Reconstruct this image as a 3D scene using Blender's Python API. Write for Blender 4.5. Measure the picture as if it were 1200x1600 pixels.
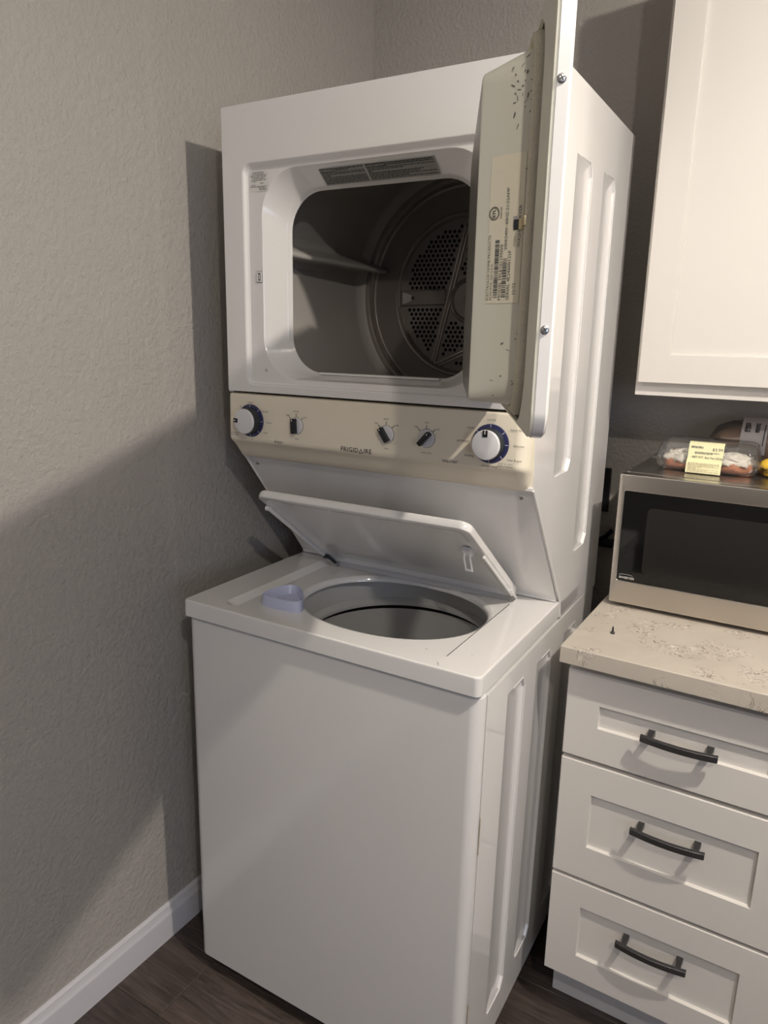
import bpy, bmesh, math, random
from mathutils import Vector, Matrix
from mathutils.geometry import tessellate_polygon
random.seed(7)
PI = math.pi
scene = bpy.context.scene
for o in list(bpy.data.objects): bpy.data.objects.remove(o)
COL = scene.collection

# ------------------------------------------------------------------ camera
cd = bpy.data.cameras.new('camera'); cam = bpy.data.objects.new('camera', cd); COL.objects.link(cam)
Rv, Uv, Fv = Vector((0.851438, 0.524102, 0.019255)), Vector((-0.135745, 0.184766, 0.973362)), Vector((-0.506583, 0.831372, -0.228462))
cam.matrix_world = Matrix(((Rv.x, Uv.x, -Fv.x, 1.11927), (Rv.y, Uv.y, -Fv.y, -1.02701), (Rv.z, Uv.z, -Fv.z, 1.50529), (0, 0, 0, 1)))
cd.sensor_width = 36; cd.sensor_fit = 'AUTO'; cd.lens = 1134.1 * 36 / 1600
cd.shift_x = 3.4 / 1600; cd.shift_y = -8.9 / 1600; cd.clip_start = 0.01
scene.camera = cam

# ------------------------------------------------------------------ world, lights, exposure
scene.view_settings.view_transform = 'Standard'; scene.view_settings.look = 'None'
scene.view_settings.gamma = 1; scene.view_settings.use_curve_mapping = False
scene.view_settings.exposure = 0.0
w = bpy.data.worlds.new('world'); scene.world = w; w.use_nodes = True
w.node_tree.nodes['Background'].inputs[0].default_value = (0.66, 0.80, 1.10, 1)
w.node_tree.nodes['Background'].inputs[1].default_value = 4.4
# two recessed downlights: each throws a wide soft-edged cone (disc) plus light scattered sideways by its bulb (point)
LIGHTS = [(1.655, -0.275, 2.385, 34, 19.0), (1.70, -1.40, 2.40, 19, 8.0)]
for i, (x, y, z, e, ea) in enumerate(LIGHTS):
    ld = bpy.data.lights.new('ceiling_bulb', 'POINT'); ld.energy = e; ld.shadow_soft_size = 0.026
    ld.color = (1.0, 0.915, 0.81)
    lo = bpy.data.objects.new('ceiling_bulb', ld); COL.objects.link(lo); lo.location = (x, y, z)
    la = bpy.data.lights.new('ceiling_lens', 'AREA'); la.shape = 'DISK'; la.size = 0.055; la.energy = ea
    la.color = (1.0, 0.915, 0.81)
    lo = bpy.data.objects.new('ceiling_lens', la); COL.objects.link(lo); lo.location = (x, y, z - 0.002)

# ------------------------------------------------------------------ materials
def new_mat(name):
    m = bpy.data.materials.new(name); m.use_nodes = True
    nt = m.node_tree; b = nt.nodes['Principled BSDF']
    return m, nt, b
def node(nt, t, **kw):
    n = nt.nodes.new(t)
    for k, v in kw.items():
        if k in n.inputs: n.inputs[k].default_value = v
        else: setattr(n, k, v)
    return n
def simple(name, col, rough=0.5, metal=0.0, bump=0.0, bscale=60, var=0.0, coat=0.0, spec=0.5, aniso=None):
    m, nt, b = new_mat(name)
    b.inputs['Base Color'].default_value = (*col, 1); b.inputs['Roughness'].default_value = rough
    b.inputs['Metallic'].default_value = metal; b.inputs['Coat Weight'].default_value = coat; b.inputs['Coat Roughness'].default_value = 0.07
    b.inputs['Specular IOR Level'].default_value = spec
    tc = node(nt, 'ShaderNodeTexCoord')
    if var or bump:
        nz = node(nt, 'ShaderNodeTexNoise', Scale=bscale, Detail=3.0)
        mp = node(nt, 'ShaderNodeMapping')
        if aniso: mp.inputs['Scale'].default_value = aniso
        nt.links.new(tc.outputs['Object'], mp.inputs[0]); nt.links.new(mp.outputs[0], nz.inputs['Vector'])
    if bump:
        bp = node(nt, 'ShaderNodeBump', Strength=bump, Distance=0.002)
        nt.links.new(nz.outputs['Fac'], bp.inputs['Height']); nt.links.new(bp.outputs[0], b.inputs['Normal'])
    if var:
        mx = node(nt, 'ShaderNodeMix', data_type='RGBA')
        mx.inputs[6].default_value = (*[c * (1 - var) for c in col], 1); mx.inputs[7].default_value = (*[min(1, c * (1 + var)) for c in col], 1)
        nt.links.new(nz.outputs['Fac'], mx.inputs[0]); nt.links.new(mx.outputs[2], b.inputs['Base Color'])
    return m

M = {}
M['enamel'] = simple('white_enamel', (0.78, 0.765, 0.75), 0.16, bump=0.025, bscale=9, coat=0.5)
M['enamel_in'] = simple('white_enamel_liner', (0.85, 0.83, 0.71), 0.3, bump=0.05, bscale=12)
M['groove'] = simple('dark_groove', (0.07, 0.06, 0.045), 0.9, var=0.5, bscale=60)  # dark mottled colour for the groove beside the door seal
M['console'] = simple('almond_console_plastic', (0.82, 0.75, 0.61), 0.33, bump=0.03, bscale=200)
M['rim_grey'] = simple('grey_plastic', (0.42, 0.42, 0.41), 0.35)
M['tub'] = simple('pale_grey_plastic', (0.55, 0.55, 0.54), 0.4)
M['seal'] = simple('felt_seal', (0.72, 0.67, 0.54), 0.85, bump=0.5, bscale=300, var=0.1)
M['black'] = simple('black_plastic', (0.008, 0.008, 0.010), 0.35)
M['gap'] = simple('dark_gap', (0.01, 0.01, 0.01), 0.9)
M['ink'] = simple('dark_ink', (0.03, 0.03, 0.032), 0.6)
M['inkgrey'] = simple('grey_ink', (0.16, 0.16, 0.15), 0.6)
M['navy'] = simple('navy_plastic', (0.032, 0.035, 0.105), 0.35)
M['charcoal'] = simple('charcoal_plastic', (0.022, 0.028, 0.032), 0.4)
M['knobwhite'] = simple('white_knob_plastic', (0.72, 0.71, 0.72), 0.35)
M['tick'] = simple('pale_tick_paint', (0.55, 0.56, 0.6), 0.5)
M['screw'] = simple('zinc_screw', (0.55, 0.55, 0.53), 0.28, metal=1.0)
M['brass'] = simple('worn_brass', (0.62, 0.52, 0.33), 0.3, metal=1.0)
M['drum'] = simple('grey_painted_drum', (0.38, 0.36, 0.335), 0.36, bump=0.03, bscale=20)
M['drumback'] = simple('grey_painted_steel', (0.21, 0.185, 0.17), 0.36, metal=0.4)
M['drumrim'] = simple('worn_steel_rim', (0.50, 0.45, 0.42), 0.25, metal=0.8)
M['sticker'] = simple('cream_sticker', (0.96, 0.90, 0.72), 0.5)
M['sticker_white'] = simple('white_sticker', (0.70, 0.69, 0.66), 0.45)
M['sticker_dark'] = simple('grey_warning_sticker', (0.30, 0.29, 0.27), 0.4)
M['blue'] = simple('pale_blue_plastic', (0.52, 0.55, 0.72), 0.35)
M['rust'] = simple('rust_stain', (0.42, 0.34, 0.22), 0.9, bump=0.4, bscale=400, var=0.25)
M['cabinet'] = simple('white_cabinet_paint', (0.70, 0.67, 0.63), 0.42, bump=0.04, bscale=150)
M['toekick'] = simple('white_toe_kick', (0.62, 0.61, 0.62), 0.5)
M['handle'] = simple('brushed_black_steel', (0.11, 0.108, 0.11), 0.38, metal=0.85, bump=0.15, bscale=200, aniso=(1, 30, 30))
M['steel'] = simple('brushed_stainless', (0.62, 0.58, 0.53), 0.28, metal=1.0, bump=0.05, bscale=60, aniso=(1, 40, 60), var=0.05)
M['steel_top'] = simple('grey_steel_top', (0.36, 0.33, 0.30), 0.22, metal=0.9)
M['glassblack'] = simple('black_glass', (0.004, 0.004, 0.004), 0.07)
M['screen'] = simple('perforated_screen', (0.016, 0.015, 0.014), 0.12)
M['baseboard'] = simple('white_baseboard_paint', (0.66, 0.65, 0.68), 0.4, bump=0.05, bscale=80)
M['label_yellow'] = simple('pale_yellow_label', (0.83, 0.80, 0.50), 0.6)
M['icing'] = simple('white_icing', (0.86, 0.82, 0.72), 0.45, bump=0.2, bscale=120)
M['dough'] = simple('cinnamon_dough', (0.62, 0.23, 0.11), 0.55, var=0.25, bscale=90, bump=0.4)
M['cinnamon'] = simple('cinnamon_drizzle', (0.33, 0.12, 0.05), 0.5)
M['loaf'] = simple('brown_loaf', (0.30, 0.14, 0.06), 0.6, var=0.35, bscale=35, bump=0.5)
M['label_grey'] = simple('grey_paper_label', (0.50, 0.47, 0.48), 0.55)
M['ceiling'] = simple('white_ceiling_paint', (0.78, 0.77, 0.75), 0.8, bump=0.3, bscale=120)
M['lampwhite'] = simple('white_lamp_trim', (0.8, 0.8, 0.8), 0.5)

def wall_mat():
    m, nt, b = new_mat('greige_wall_paint')
    b.inputs['Roughness'].default_value = 0.62
    tc = node(nt, 'ShaderNodeTexCoord')
    n1 = node(nt, 'ShaderNodeTexNoise', Scale=95.0, Detail=4.0, Roughness=0.55)
    n2 = node(nt, 'ShaderNodeTexNoise', Scale=3.0, Detail=2.0)
    nt.links.new(tc.outputs['Object'], n1.inputs['Vector']); nt.links.new(tc.outputs['Object'], n2.inputs['Vector'])
    cr = node(nt, 'ShaderNodeValToRGB'); cr.color_ramp.elements[0].position = 0.35; cr.color_ramp.elements[1].position = 0.7
    nt.links.new(n1.outputs['Fac'], cr.inputs[0])
    # a low vertical swell in the bump on the left wall
    sx = node(nt, 'ShaderNodeSeparateXYZ'); nt.links.new(tc.outputs['Object'], sx.inputs[0])
    mr = node(nt, 'ShaderNodeMapRange', interpolation_type='SMOOTHSTEP'); mr.inputs[1].default_value = 0.095; mr.inputs[2].default_value = 0.125
    nt.links.new(sx.outputs[1], mr.inputs[0])
    ad = node(nt, 'ShaderNodeMath', operation='MULTIPLY_ADD'); ad.inputs[1].default_value = 1.5
    nt.links.new(mr.outputs[0], ad.inputs[0]); nt.links.new(cr.outputs[0], ad.inputs[2])
    bp = node(nt, 'ShaderNodeBump', Strength=0.75, Distance=0.0020)
    nt.links.new(ad.outputs[0], bp.inputs['Height']); nt.links.new(bp.outputs[0], b.inputs['Normal'])
    mx = node(nt, 'ShaderNodeMix', data_type='RGBA')
    mx.inputs[6].default_value = (0.40, 0.375, 0.345, 1); mx.inputs[7].default_value = (0.43, 0.405, 0.375, 1)
    nt.links.new(n2.outputs['Fac'], mx.inputs[0]); nt.links.new(mx.outputs[2], b.inputs['Base Color'])
    return m
M['wall'] = wall_mat()

def plank_mat():
    m, nt, b = new_mat('dark_wood_plank')
    b.inputs['Roughness'].default_value = 0.42
    tc = node(nt, 'ShaderNodeTexCoord'); oi = node(nt, 'ShaderNodeObjectInfo')
    mp = node(nt, 'ShaderNodeMapping'); mp.inputs['Scale'].default_value = (2.2, 26, 26)
    of = node(nt, 'ShaderNodeVectorMath', operation='SCALE'); of.inputs[3].default_value = 17.0
    cb = node(nt, 'ShaderNodeCombineXYZ'); nt.links.new(oi.outputs['Random'], cb.inputs[0]); nt.links.new(oi.outputs['Random'], cb.inputs[1])
    nt.links.new(cb.outputs[0], of.inputs[0])
    av = node(nt, 'ShaderNodeVectorMath', operation='ADD'); nt.links.new(tc.outputs['Object'], av.inputs[0]); nt.links.new(of.outputs[0], av.inputs[1])
    nt.links.new(av.outputs[0], mp.inputs[0])
    nz = node(nt, 'ShaderNodeTexNoise', Scale=2.6, Detail=7.0, Roughness=0.68, Distortion=1.3); nt.links.new(mp.outputs[0], nz.inputs['Vector'])
    cr = node(nt, 'ShaderNodeValToRGB'); e = cr.color_ramp.elements
    e[0].position = 0.30; e[0].color = (0.022, 0.017, 0.015, 1); e[1].position = 0.72; e[1].color = (0.125, 0.094, 0.080, 1)
    nt.links.new(nz.outputs['Fac'], cr.inputs[0])
    hs = node(nt, 'ShaderNodeHueSaturation'); nt.links.new(cr.outputs[0], hs.inputs['Color'])
    mr = node(nt, 'ShaderNodeMapRange'); mr.inputs[3].default_value = 0.75; mr.inputs[4].default_value = 1.25
    nt.links.new(oi.outputs['Random'], mr.inputs[0]); nt.links.new(mr.outputs[0], hs.inputs['Value'])
    nt.links.new(hs.outputs[0], b.inputs['Base Color'])
    bp = node(nt, 'ShaderNodeBump', Strength=0.25, Distance=0.001); nt.links.new(nz.outputs['Fac'], bp.inputs['Height']); nt.links.new(bp.outputs[0], b.inputs['Normal'])
    return m
M['plank'] = plank_mat()

def quartz_mat():
    m, nt, b = new_mat('beige_quartz')
    b.inputs['Roughness'].default_value = 0.25
    tc = node(nt, 'ShaderNodeTexCoord')
    n1 = node(nt, 'ShaderNodeTexNoise', Scale=9.0, Detail=5.0, Distortion=1.0)
    n2 = node(nt, 'ShaderNodeTexNoise', Scale=24.0, Detail=4.0, Distortion=2.2)
    n3 = node(nt, 'ShaderNodeTexNoise', Scale=10.0, Detail=2.0)
    n4 = node(nt, 'ShaderNodeTexNoise', Scale=30.0, Detail=3.0, Distortion=1.5)
    for n in (n1, n2, n3, n4): nt.links.new(tc.outputs['Object'], n.inputs['Vector'])
    base = node(nt, 'ShaderNodeMix', data_type='RGBA'); base.inputs[6].default_value = (0.47, 0.42, 0.36, 1); base.inputs[7].default_value = (0.60, 0.55, 0.48, 1)
    nt.links.new(n1.outputs['Fac'], base.inputs[0])
    def vein(nz, c0, w, gate, thr):
        d = node(nt, 'ShaderNodeMath', operation='SUBTRACT'); d.inputs[1].default_value = c0; nt.links.new(nz.outputs['Fac'], d.inputs[0])
        a = node(nt, 'ShaderNodeMath', operation='ABSOLUTE'); nt.links.new(d.outputs[0], a.inputs[0])
        r = node(nt, 'ShaderNodeMapRange'); r.inputs[1].default_value = 0; r.inputs[2].default_value = w; r.inputs[3].default_value = 1; r.inputs[4].default_value = 0
        nt.links.new(a.outputs[0], r.inputs[0])
        g = node(nt, 'ShaderNodeMapRange'); g.inputs[1].default_value = thr; g.inputs[2].default_value = thr + 0.06; nt.links.new(gate.outputs['Fac'], g.inputs[0])
        mu = node(nt, 'ShaderNodeMath', operation='MULTIPLY'); nt.links.new(r.outputs[0], mu.inputs[0]); nt.links.new(g.outputs[0], mu.inputs[1])
        return mu
    v1 = vein(n2, 0.5, 0.020, n3, 0.50); v2 = vein(n4, 0.47, 0.014, n3, 0.53)
    m1 = node(nt, 'ShaderNodeMix', data_type='RGBA'); m1.inputs[7].default_value = (0.16, 0.13, 0.10, 1)
    nt.links.new(v1.outputs[0], m1.inputs[0]); nt.links.new(base.outputs[2], m1.inputs[6])
    m2 = node(nt, 'ShaderNodeMix', data_type='RGBA'); m2.inputs[7].default_value = (0.80, 0.76, 0.68, 1)
    nt.links.new(v2.outputs[0], m2.inputs[0]); nt.links.new(m1.outputs[2], m2.inputs[6])
    nt.links.new(m2.outputs[2], b.inputs['Base Color'])
    return m
M['quartz'] = quartz_mat()

def clear_mat(name, tint, gl=0.14, rough=0.08, opac=0.05):
    m, nt, b = new_mat(name)
    tr = node(nt, 'ShaderNodeBsdfTransparent'); tr.inputs[0].default_value = (*tint, 1)
    gs = node(nt, 'ShaderNodeBsdfGlossy'); gs.inputs['Roughness'].default_value = rough
    b.inputs['Base Color'].default_value = (*tint, 1); b.inputs['Roughness'].default_value = 0.3
    lw = node(nt, 'ShaderNodeLayerWeight', Blend=0.25)
    ad = node(nt, 'ShaderNodeMath', operation='ADD', use_clamp=True); ad.inputs[1].default_value = gl - 0.04; nt.links.new(lw.outputs['Fresnel'], ad.inputs[0])
    m1 = node(nt, 'ShaderNodeMixShader'); nt.links.new(ad.outputs[0], m1.inputs[0]); nt.links.new(tr.outputs[0], m1.inputs[1]); nt.links.new(gs.outputs[0], m1.inputs[2])
    m2 = node(nt, 'ShaderNodeMixShader', Fac=opac) if False else node(nt, 'ShaderNodeMixShader')
    m2.inputs[0].default_value = opac
    nt.links.new(m1.outputs[0], m2.inputs[1]); nt.links.new(b.outputs[0], m2.inputs[2])
    out = nt.nodes['Material Output']; nt.links.new(m2.outputs[0], out.inputs[0])
    tc = node(nt, 'ShaderNodeTexCoord'); nz = node(nt, 'ShaderNodeTexNoise', Scale=45.0, Detail=2.0, Distortion=1.0)
    nt.links.new(tc.outputs['Object'], nz.inputs['Vector'])
    bp = node(nt, 'ShaderNodeBump', Strength=0.5, Distance=0.002); nt.links.new(nz.outputs['Fac'], bp.inputs['Height']); nt.links.new(bp.outputs[0], gs.inputs['Normal'])
    return m
M['clear'] = clear_mat('clear_plastic', (0.95, 0.95, 0.95))
M['bag'] = clear_mat('clear_bag_film', (0.92, 0.86, 0.80), gl=0.16, rough=0.15, opac=0.1)

def drum_reflection_mat():
    m, nt, b = new_mat('drum_reflection_face')
    b.inputs['Roughness'].default_value = 0.3; b.inputs['Metallic'].default_value = 0.2
    tc = node(nt, 'ShaderNodeTexCoord'); mp = node(nt, 'ShaderNodeMapping'); mp.inputs['Rotation'].default_value = (0.5, 0.4, 0.6)
    wv = node(nt, 'ShaderNodeTexWave', Scale=28.0, Distortion=2.5, Detail=2.0); nt.links.new(tc.outputs['Object'], mp.inputs[0]); nt.links.new(mp.outputs[0], wv.inputs['Vector'])
    cr = node(nt, 'ShaderNodeValToRGB'); e = cr.color_ramp.elements
    e[0].color = (0.10, 0.095, 0.08, 1); e[1].color = (0.33, 0.32, 0.26, 1)  # stripe colours paint the drum's reflection onto the inner door face
    nt.links.new(wv.outputs['Fac'], cr.inputs[0]); nt.links.new(cr.outputs[0], b.inputs['Base Color'])
    return m
M['streak'] = drum_reflection_mat()

def banana_mat():
    m, nt, b = new_mat('spotted_banana_skin')
    b.inputs['Roughness'].default_value = 0.45
    tc = node(nt, 'ShaderNodeTexCoord'); n1 = node(nt, 'ShaderNodeTexNoise', Scale=70.0, Detail=3.0, Distortion=0.6); nt.links.new(tc.outputs['Object'], n1.inputs['Vector'])
    cr = node(nt, 'ShaderNodeValToRGB'); e = cr.color_ramp.elements
    e[0].position = 0.40; e[0].color = (0.07, 0.035, 0.01, 1); e[1].position = 0.47; e[1].color = (0.78, 0.50, 0.05, 1)
    nt.links.new(n1.outputs['Fac'], cr.inputs[0]); nt.links.new(cr.outputs[0], b.inputs['Base Color'])
    return m
M['banana'] = banana_mat()

# ------------------------------------------------------------------ geometry helpers
class B:
    """collects shapes (each with its own material) into ONE mesh object"""
    def __init__(s): s.v = []; s.f = []; s.m = []; s.mats = []
    def slot(s, mat):
        if mat not in s.mats: s.mats.append(mat)
        return s.mats.index(mat)
    def add(s, verts, faces, mat, xf=None):
        k = len(s.v); i = s.slot(mat)
        for p in verts:
            p = Vector(p); s.v.append(tuple(xf @ p) if xf else tuple(p))
        for f in faces: s.f.append([a + k for a in f]); s.m.append(i)
        return s
    def box(s, x0, x1, y0, y1, z0, z1, mat, bev=0.0, seg=2, xf=None):
        bm = bmesh.new(); bmesh.ops.create_cube(bm, size=1)
        for v in bm.verts: v.co = Vector(((x0 + x1) / 2 + v.co.x * (x1 - x0), (y0 + y1) / 2 + v.co.y * (y1 - y0), (z0 + z1) / 2 + v.co.z * (z1 - z0)))
        if bev: bmesh.ops.bevel(bm, geom=list(bm.edges), offset=bev, segments=seg, affect='EDGES', profile=0.5)
        return s.bm(bm, mat, xf)
    def bm(s, bm, mat, xf=None):
        bm.verts.index_update()
        s.add([v.co.copy() for v in bm.verts], [[v.index for v in f.verts] for f in bm.faces], mat, xf); bm.free(); return s
    def loft(s, rings, mat, closed=True, cap0=False, cap1=False, xf=None):
        n = len(rings[0]); V = [p for r in rings for p in r]; F = []
        for i in range(len(rings) - 1):
            for j in range(n if closed else n - 1):
                a, b_ = i * n + j, i * n + (j + 1) % n
                F.append([a, b_, b_ + n, a + n])
        if cap0: F.append(list(range(n))[::-1])
        if cap1: F.append([(len(rings) - 1) * n + j for j in range(n)])
        return s.add(V, F, mat, xf)
    def fill(s, outer, holes, mat, fn):
        """flat face with holes; fn maps (a,b) -> 3D"""
        polys = [[Vector((a, b, 0)) for a, b in outer]] + [[Vector((a, b, 0)) for a, b in h] for h in holes]
        tris = tessellate_polygon(polys); V = [fn(p.x, p.y) for q in polys for p in q]
        return s.add(V, [list(t) for t in tris], mat)
    def cyl(s, p0, p1, r0, mat, r1=None, n=24, caps=True, xf=None):
        p0, p1 = Vector(p0), Vector(p1); d = (p1 - p0).normalized(); a = d.orthogonal().normalized(); b_ = d.cross(a)
        if r1 is None: r1 = r0
        R = [[p + (a * math.cos(2 * PI * k / n) + b_ * math.sin(2 * PI * k / n)) * r for k in range(n)] for p, r in ((p0, r0), (p1, r1))]
        return s.loft(R, mat, cap0=caps, cap1=caps, xf=xf)
    def tube(s, pts, r, mat, n=10, xf=None):
        rings = []; P = [Vector(p) for p in pts]; prev = None
        for i, p in enumerate(P):
            d = (P[min(i + 1, len(P) - 1)] - P[max(i - 1, 0)]).normalized()
            a = (prev - d * prev.dot(d)).normalized() if prev else d.orthogonal().normalized(); prev = a; b_ = d.cross(a)
            rr = r[i] if isinstance(r, (list, tuple)) else r
            rings.append([p + (a * math.cos(2 * PI * k / n) + b_ * math.sin(2 * PI * k / n)) * rr for k in range(n)])
        return s.loft(rings, mat, cap0=True, cap1=True, xf=xf)
    def build(s, name, parent=None, smooth=30, label=None, bevel=0.0, recalc=True):
        me = bpy.data.meshes.new(name); me.from_pydata(s.v, [], s.f)
        for m in s.mats: me.materials.append(M[m])
        me.polygons.foreach_set('material_index', s.m)
        if recalc:
            bm = bmesh.new(); bm.from_mesh(me); bmesh.ops.recalc_face_normals(bm, faces=list(bm.faces)); bm.to_mesh(me); bm.free()
        if smooth:
            me.shade_smooth(); me.set_sharp_from_angle(angle=math.radians(smooth))
        o = bpy.data.objects.new(name, me); COL.objects.link(o)
        if smooth: wn = o.modifiers.new('weighted_normal', 'WEIGHTED_NORMAL'); wn.keep_sharp = True
        if parent: o.parent = parent
        if label: o['label'] = label
        if bevel:
            md = o.modifiers.new('bevel', 'BEVEL'); md.width = bevel; md.segments = 2; md.limit_method = 'ANGLE'
        return o
def rrect(cx, cy, w, h, r, n=8):
    out = []
    for (sx, sy, a0) in ((1, 1, 0), (-1, 1, 90), (-1, -1, 180), (1, -1, 270)):
        for k in range(n + 1):
            t = math.radians(a0 + 90 * k / n)
            out.append((cx + sx * (w / 2 - r) + r * math.cos(t), cy + sy * (h / 2 - r) + r * math.sin(t)))
    return out
def rr2(x0, x1, y0, y1, r, n=8): return rrect((x0 + x1) / 2, (y0 + y1) / 2, x1 - x0, y1 - y0, r, n)
def selr(cx, cy, a, b, e, n=64):
    out = []
    for k in range(n):
        t = 2 * PI * k / n; c, s_ = math.cos(t), math.sin(t)
        out.append((cx + a * math.copysign(abs(c) ** (2 / e), c), cy + b * math.copysign(abs(s_) ** (2 / e), s_)))
    return out
def empty(name, loc=(0, 0, 0), rz=0.0, **props):
    o = bpy.data.objects.new(name, None); COL.objects.link(o); o.location = loc; o.rotation_euler = (0, 0, rz); o.empty_display_size = 0.05
    for k, v in props.items(): o[k] = v
    return o
def tag(o, **props):
    for k, v in props.items(): o[k] = v
    return o
def frame(o, u, v):
    u, v = Vector(u).normalized(), Vector(v).normalized(); n = u.cross(v); o = Vector(o)
    return Matrix(((u.x, v.x, n.x, o.x), (u.y, v.y, n.y, o.y), (u.z, v.z, n.z, o.z), (0, 0, 0, 1)))
def text_geo(body, size, align='CENTER', shear=0.0, offset=0.0, space=1.0):
    c = bpy.data.curves.new('txt', 'FONT'); c.body = body; c.size = size; c.align_x = align; c.align_y = 'CENTER'; c.resolution_u = 2
    c.shear = shear; c.offset = offset; c.space_character = space
    o = bpy.data.objects.new('txt', c); me = bpy.data.meshes.new_from_object(o)
    V = [v.co.copy() for v in me.vertices]; F = [list(p.vertices) for p in me.polygons]
    bpy.data.objects.remove(o); bpy.data.curves.remove(c); bpy.data.meshes.remove(me)
    return V, F
def put_text(b, body, size, fr, a, c, mat, align='CENTER', rot=0.0, h=0.0004, **kw):
    V, F = text_geo(body, size, align, **kw)
    x = fr @ Matrix.Translation((a, c, h)) @ Matrix.Rotation(rot, 4, 'Z')
    b.add(V, F, mat, x)
def put_rect(b, fr, a0, a1, c0, c1, mat, h=0.0004):
    b.add([(a0, c0, h), (a1, c0, h), (a1, c1, h), (a0, c1, h)], [[0, 1, 2, 3]], mat, fr)
def fine_print(b, fr, a0, a1, c0, c1, rows, mat, h=0.0004, seed=1, fill=0.6):
    """rows of tiny unreadable print: short strokes of word length"""
    rnd = random.Random(seed); st = (c1 - c0) / rows
    for r in range(rows):
        a = a0; top = c1 - st * r
        while a < a1 - 0.001:
            wd = rnd.uniform(0.0025, 0.009)
            put_rect(b, fr, a, min(a + wd, a1), top - st * fill, top, mat, h); a += wd + 0.0013
            if rnd.random() < 0.04: break

def screw_head(b, fr, a, c, r, mat='screw', h=0.0):
    n = 20
    prof = [(r, h), (r, h + 0.0008), (r * 0.75, h + 0.0018), (r * 0.35, h + 0.0022)]
    rings = [[(a + rr * math.cos(2 * PI * k / n), c + rr * math.sin(2 * PI * k / n), hh) for k in range(n)] for rr, hh in prof]
    b.loft(rings, mat, cap1=True, xf=fr)
    for q in (0.5, 0.5 + PI / 2):
        x = fr @ Matrix.Translation((a, c, h + 0.0023)) @ Matrix.Rotation(q, 4, 'Z')
        L, Wd = r * 0.62, r * 0.13
        b.add([(-L, -Wd, 0), (L, -Wd, 0), (L, Wd, 0), (-L, Wd, 0)], [[0, 1, 2, 3]], 'ink', x)

# ------------------------------------------------------------------ the room
XL, YB, XR, YF, ZC = -0.1423, 0.948, 3.4, -3.4, 2.44
def struct(o): o['kind'] = 'structure'; return o
struct(B().box(XL - 0.1, XL, YF, YB + 0.1, -0.05, ZC, 'wall').build('wall_left', smooth=0))
struct(B().box(XL, XR, YB, YB + 0.1, -0.05, ZC, 'wall').build('wall_back', smooth=0))
WY0, WY1, WZ0, WZ1 = -3.1, -1.7, 0.95, 2.05      # added window opening in the right wall, unseen, for cool fill light
b_ = B(); b_.box(XR, XR + 0.1, YF, WY0, -0.05, ZC, 'wall'); b_.box(XR, XR + 0.1, WY1, YB + 0.1, -0.05, ZC, 'wall'); b_.box(XR, XR + 0.1, WY0, WY1, -0.05, WZ0, 'wall'); b_.box(XR, XR + 0.1, WY0, WY1, WZ1, ZC, 'wall')
struct(b_.build('wall_right', smooth=0))
struct(B().box(XL - 0.1, XR + 0.1, YF - 0.1, YF, -0.05, ZC, 'wall').build('wall_front', smooth=0))
b_ = B()
for (y0, y1, z0, z1) in ((WY0, WY1, WZ0, WZ0 + 0.05), (WY0, WY1, WZ1 - 0.05, WZ1), (WY0, WY0 + 0.05, WZ0 + 0.05, WZ1 - 0.05), (WY1 - 0.05, WY1, WZ0 + 0.05, WZ1 - 0.05), ((WY0 + WY1) / 2 - 0.02, (WY0 + WY1) / 2 + 0.02, WZ0 + 0.05, WZ1 - 0.05)): b_.box(XR + 0.03, XR + 0.08, y0, y1, z0, z1, 'baseboard', bev=0.003)
struct(b_.build('fill_window_1'))
pl = bpy.data.lights.new('fill_window_portal', 'AREA'); pl.shape = 'RECTANGLE'; pl.size = WZ1 - WZ0; pl.size_y = WY1 - WY0; pl.cycles.is_portal = True
po = bpy.data.objects.new('fill_window_portal', pl); COL.objects.link(po); po.location = (XR + 0.09, (WY0 + WY1) / 2, (WZ0 + WZ1) / 2); po.rotation_euler = (0, PI / 2, 0)
struct(B().box(XL - 0.1, XR + 0.1, YF, YB + 0.1, ZC, ZC + 0.1, 'ceiling').build('ceiling', smooth=0))
floor = struct(B().box(XL, XR, YF, YB, -0.05, -0.0062, 'gap').build('floor', smooth=0))
# planks: rows along x, each row 0.18 deep, 1.22 long boards with staggered joints
PW, PL = 0.18, 1.22; pm = {}
def plank(x0, x1, y0, y1):
    L, D = round(x1 - x0, 3), round(y1 - y0, 3)
    if (L, D) not in pm:
        b = B(); g = 0.0005; e = 0.0016
        r0 = [(g, g), (L - g, g), (L - g, D - g), (g, D - g)]; r1 = [(g + e, g + e), (L - g - e, g + e), (L - g - e, D - g - e), (g + e, D - g - e)]
        b.loft([[(x, y, -0.006) for x, y in r0], [(x, y, -0.0012) for x, y in r0], [(x, y, 0) for x, y in r1]], 'plank', cap0=True, cap1=True)
        o = b.build('plank', floor, smooth=0); pm[(L, D)] = o.data
    else:
        o = bpy.data.objects.new('plank', pm[(L, D)]); COL.objects.link(o); o.parent = floor
    o.location = (x0, y0, 0)
y = 0.04 - 20 * PW; row = 0
while y < YB:
    y0, y1 = max(y, YF), min(y + PW, YB)
    if y1 - y0 > 0.005:
        k = round((0.04 - y) / PW)          # row just in front of the washer has its joint at x = 0.0145
        off = {1: 0.0145}.get(k, 0.0145 + ((k - 1) * 0.43) % PL)
        x = off - PL * 2
        while x < XR:
            x0, x1 = max(x, XL), min(x + PL, XR)
            if x1 - x0 > 0.01: plank(x0, x1, y0, y1)
            x += PL
    y += PW
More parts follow.
